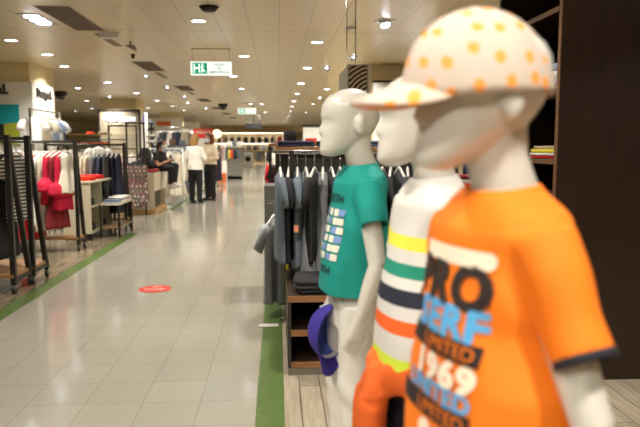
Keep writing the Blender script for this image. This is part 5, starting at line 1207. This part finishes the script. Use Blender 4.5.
far_rack(-2.42, 21.8, .55, 1.25, ['maroon', 'red', 'red', 'red', 'navy'], 'chrome rack of red dresses beyond the standing pair', 'chrome rack past the standing pair', 'red dresses beyond the standing pair', L=.9, seed=2)
far_rack(-3.2, 19.0, 1.1, 1.35, ['white', 'stone', 'slate', 'cream', 'black', 'brown', 'white'], 'rack of mixed pale dresses behind the standing pair', 'pale rack behind the pair', 'pale dresses behind the standing pair', seed=3)
far_rack(-2.35, 27.0, .7, 1.55, ['pink', 'white', 'denim', 'white', 'coral'], 'rack of pink and white dresses by the orange box', 'rack by the orange box', 'pink and white dresses by the orange box', seed=4)
tag(MB().box(-2.18, -1.92, 24.0, 24.4, .003, .36).build('carton', ORS, bevel=.005), 'orange box on the floor beside the red dresses', 'box')
tag(MB().box(-2.2, -1.92, 24.42, 24.8, .003, .80).build('carton', Wb, bevel=.005), 'white box standing behind the orange box', 'box')
r = empty('accessory_stand', (-2.05, 26.5, .003), 0, 'grey accessory stand with white bags on top at the aisle', 'display stand')
MB().box(0, .62, 0, .06, 0, 1.3).build('back_panel', mat('stand_grey', (128, 126, 118), .6), r); MB().box(0, .62, 0, .5, 0, .12).build('base', mat('stand_grey', (128, 126, 118), .6), r); MB().box(-.03, .65, -.05, .5, 1.3, 1.34).build('top', Wb, r)
for x in (0, .6): MB().box(x, x + .02, .47, .5, .12, 1.3).build('post', CHR, r)
for i, (x, c) in enumerate(((.1, 'yellow'), (.2, 'coral'), (.34, 'navy'), (.48, 'slate'))):
    o = MB().loft([(0, 0, 0, .05, .03), (0, 0, -.3, .055, .035), (0, 0, -.36, .03, .02)], 14).build('hanging_scarf', FB[c], None, True, loc=(-2.05 + x, 26.46, 1.20)); tag(o, '%s scarf hanging on the grey accessory stand' % c, 'scarf', 'scarves on the accessory stand')
def bag(x, y, z, w, h, m, label, group, name='handbag', cat='bag', d=None, rz=0):
    d = d or w*.45; r = empty(name, (x, y, z), rz, label, cat, group)
    MB().loft([(0, 0, 0, w/2, d/2), (0, 0, h*.15, w*.52, d*.52), (0, 0, h*.8, w*.46, d*.42), (0, 0, h, w*.36, d*.26)], 20, e=.6).build('bag_body', m, r, True)
    q = MB(); q.tube([(-w*.18, 0, h*.96), (-w*.12, 0, h*1.2), (w*.12, 0, h*1.2), (w*.18, 0, h*.96)], .008, 6); q.build('handle', HOUSE, r, True)
    MB().box(-w*.28, w*.28, -d*.62, -d*.42, h*.15, h*.5).build('pocket', m, r, bevel=.005); return r
for i in range(3): bag(-1.95 + .2*i, 26.7, 1.345, .18, .2, [FB['white'], FB['slate'], FB['white']][i], ['white handbag at the left on the grey accessory stand', 'slate handbag in the middle on the grey accessory stand', 'white handbag at the right on the grey accessory stand'][i], 'handbags on the accessory stand')
# back wall bays: shelves with black bags and luggage
r = empty('luggage_shelving', (-5.2, 49.2, .003), 0, 'long white wall shelving with black bags at the very back of the shop', 'shelving')
WL = 6.2; SH = mat('back_shelf_cream', (226, 212, 180), .5)
MB().box(0, WL, .5, .54, 0, 2.30).build('back_panel', SH, r); MB().box(0, WL, 0, .5, 1.50, 1.54).build('shelf', SH, r); MB().box(0, WL, 0, .5, .95, .98).build('shelf', WD, r); MB().box(0, WL, -.1, .5, 0, .12).build('base', WD, r); MB().box(-.04, WL + .04, -.02, .54, 2.30, 2.38).build('top_rail', WD, r); MB().box(0, WL, .02, .10, 2.285, 2.30).build('light_strip', mat('strip_back_fill', (255, 240, 214), .4, emit=10), r); MB().box(0, WL, .02, .08, 1.485, 1.50).build('light_strip', mat('strip_back_fill', (255, 240, 214), .4, emit=10), r)  # glowing strips are added here to brighten the back shelves
for k in range(6): MB().box(k*1.24 - .02, k*1.24 + .02, 0, .5, .12, 2.30).build('divider', WD if k % 2 else SH, r)
wd = ['far left', 'second from the left', 'third from the left', 'fourth from the left', 'fifth from the left', 'sixth from the left', 'seventh from the left', 'eighth from the left', 'ninth from the left', 'tenth from the left', 'eleventh from the left', 'far right']
for i in range(12): bag(-4.95 + .515*i, 49.42, 1.543, .34, .46, FB['black'] if i not in (10,) else FB['maroon'], '%s backpack on the upper back wall shelf, %s' % ('black' if i != 10 else 'dark red', wd[i]), 'backpacks on the upper back wall shelf', 'backpack', 'backpack')
for i in range(11): bag(-4.9 + .55*i, 49.40, .983, .44, .34, FB[['black', 'charcoal', 'black', 'slate'][i % 4]], '%s travel bag on the middle back wall shelf, %s' % (['black', 'charcoal', 'black', 'slate'][i % 4], wd[i]), 'travel bags on the middle back wall shelf', 'travel_bag', 'bag')
for i in range(9):
    x = -4.6 + .64*i; r = empty('suitcase', (x, 49.3, .125), 0, '%s suitcase at the foot of the back wall, %s' % (['black', 'white', 'charcoal'][i % 3], wd[i]), 'suitcase', 'suitcases at the back wall')
    MB().box(-.2, .2, -.13, .13, .04, .66).build('shell', [FB['black'], Wb, FB['charcoal']][i % 3], r, bevel=.03); q = MB(); q.tube([(-.08, .05, .66), (-.08, .05, .78), (.08, .05, .78), (.08, .05, .66)], .008, 6); q.build('handle', CHR, r)
    for sx in (-.15, .15): MB().tube([(sx - .015, 0, .02), (sx + .015, 0, .02)], .02, 10).build('wheel', HOUSE, r)
# white machine-like display boxes at the far end of the aisle
r = empty('display_cube', (-2.3, 44.0, .003), 0, 'white cube display with a dark round opening near the back wall', 'display cube')
MB().box(0, .62, 0, .6, 0, .85).build('cube', Wb, r, bevel=.02); MB().tube([(.31, -.02, .45), (.31, .0, .45)], .18, 24).build('round_opening', HOUSE, r)
# dark stand of goods at the far right of the aisle
far_rack(-.15, 16.0, 1.3, 1.35, ['white', 'black', 'coral', 'white', 'slate', 'black', 'white', 'navy'], 'rack of mixed clothes far along the right of the aisle', 'mixed rack right of the aisle', 'mixed clothes far right of the aisle', seed=5)
far_rack(-.1, 21.0, 1.3, 1.45, ['black', 'white', 'stone', 'black', 'white', 'charcoal'], 'rack of dark and white clothes beyond it on the right', 'second far right rack', 'dark and white clothes far right', seed=6)
far_rack(.2, 30.0, 1.5, 1.5, ['black', 'charcoal', 'white', 'black', 'stone', 'black'], 'most distant rack on the right of the aisle', 'most distant right rack', 'clothes on the most distant right rack', seed=7)
# left of centre, behind the racks, far departments
for j, (x, y, its) in enumerate(((-6.9, 12.5, ['stone', 'cream', 'white', 'beige', 'stone', 'white', 'slate', 'cream']), (-6.8, 16.5, ['stone', 'cream', 'charcoal', 'beige', 'white', 'slate', 'stone', 'black']), (-7.2, 22.0, ['slate', 'white', 'denim', 'stone', 'cream', 'navy', 'white', 'black']), (-4.3, 33.0 - .6, ['white', 'slate', 'black', 'white', 'coral', 'navy']))):
    far_rack(x, y, 1.8 if j < 3 else 1.0, 1.4, its, ['rack behind the branded white stand', 'rack between the white stand and plank wall', 'rack left of the plank wall', 'distant rack left of the red banner'][j], ['rack behind the white stand', 'rack before the plank wall', 'rack left of the plank wall', 'rack left of the red banner'][j], ['clothes behind the branded stand', 'clothes before the plank wall', 'clothes left of the plank wall', 'clothes left of the red banner'][j], seed=10 + j)
# items beside the plank wall stand: dark accessory stand
r = empty('accessory_tower', (-3.55, 18.6, .003), 0, 'black accessory tower with blue and white bits right of the plank wall', 'display stand')
MB().box(-.02, .02, -.02, .02, 0, 2.1).build('post', BLK, r); MB().disc((0, 0, 0), .22, .03).build('base', BLK, r)
for k, (z, w) in enumerate(((1.45, .3), (1.62, .28), (1.8, .24), (1.98, .16))): MB().box(-w/2, w/2, -w/2, w/2, z, z + .02).build('shelf', BLK, r)
for k, (z, c, w) in enumerate(((1.472, 'white', .2), (1.642, 'white', .22), (1.822, 'charcoal', .16), (2.002, 'blue_shirt', .1))):
    folded(-3.55, 18.6, z, w, w*.8, 2, [FB[c]], '%s small folded item on the black tower, %s shelf' % (c.replace('_', ' '), ['lowest', 'second', 'third', 'top'][k]), 'items on the black accessory tower', h=.035)
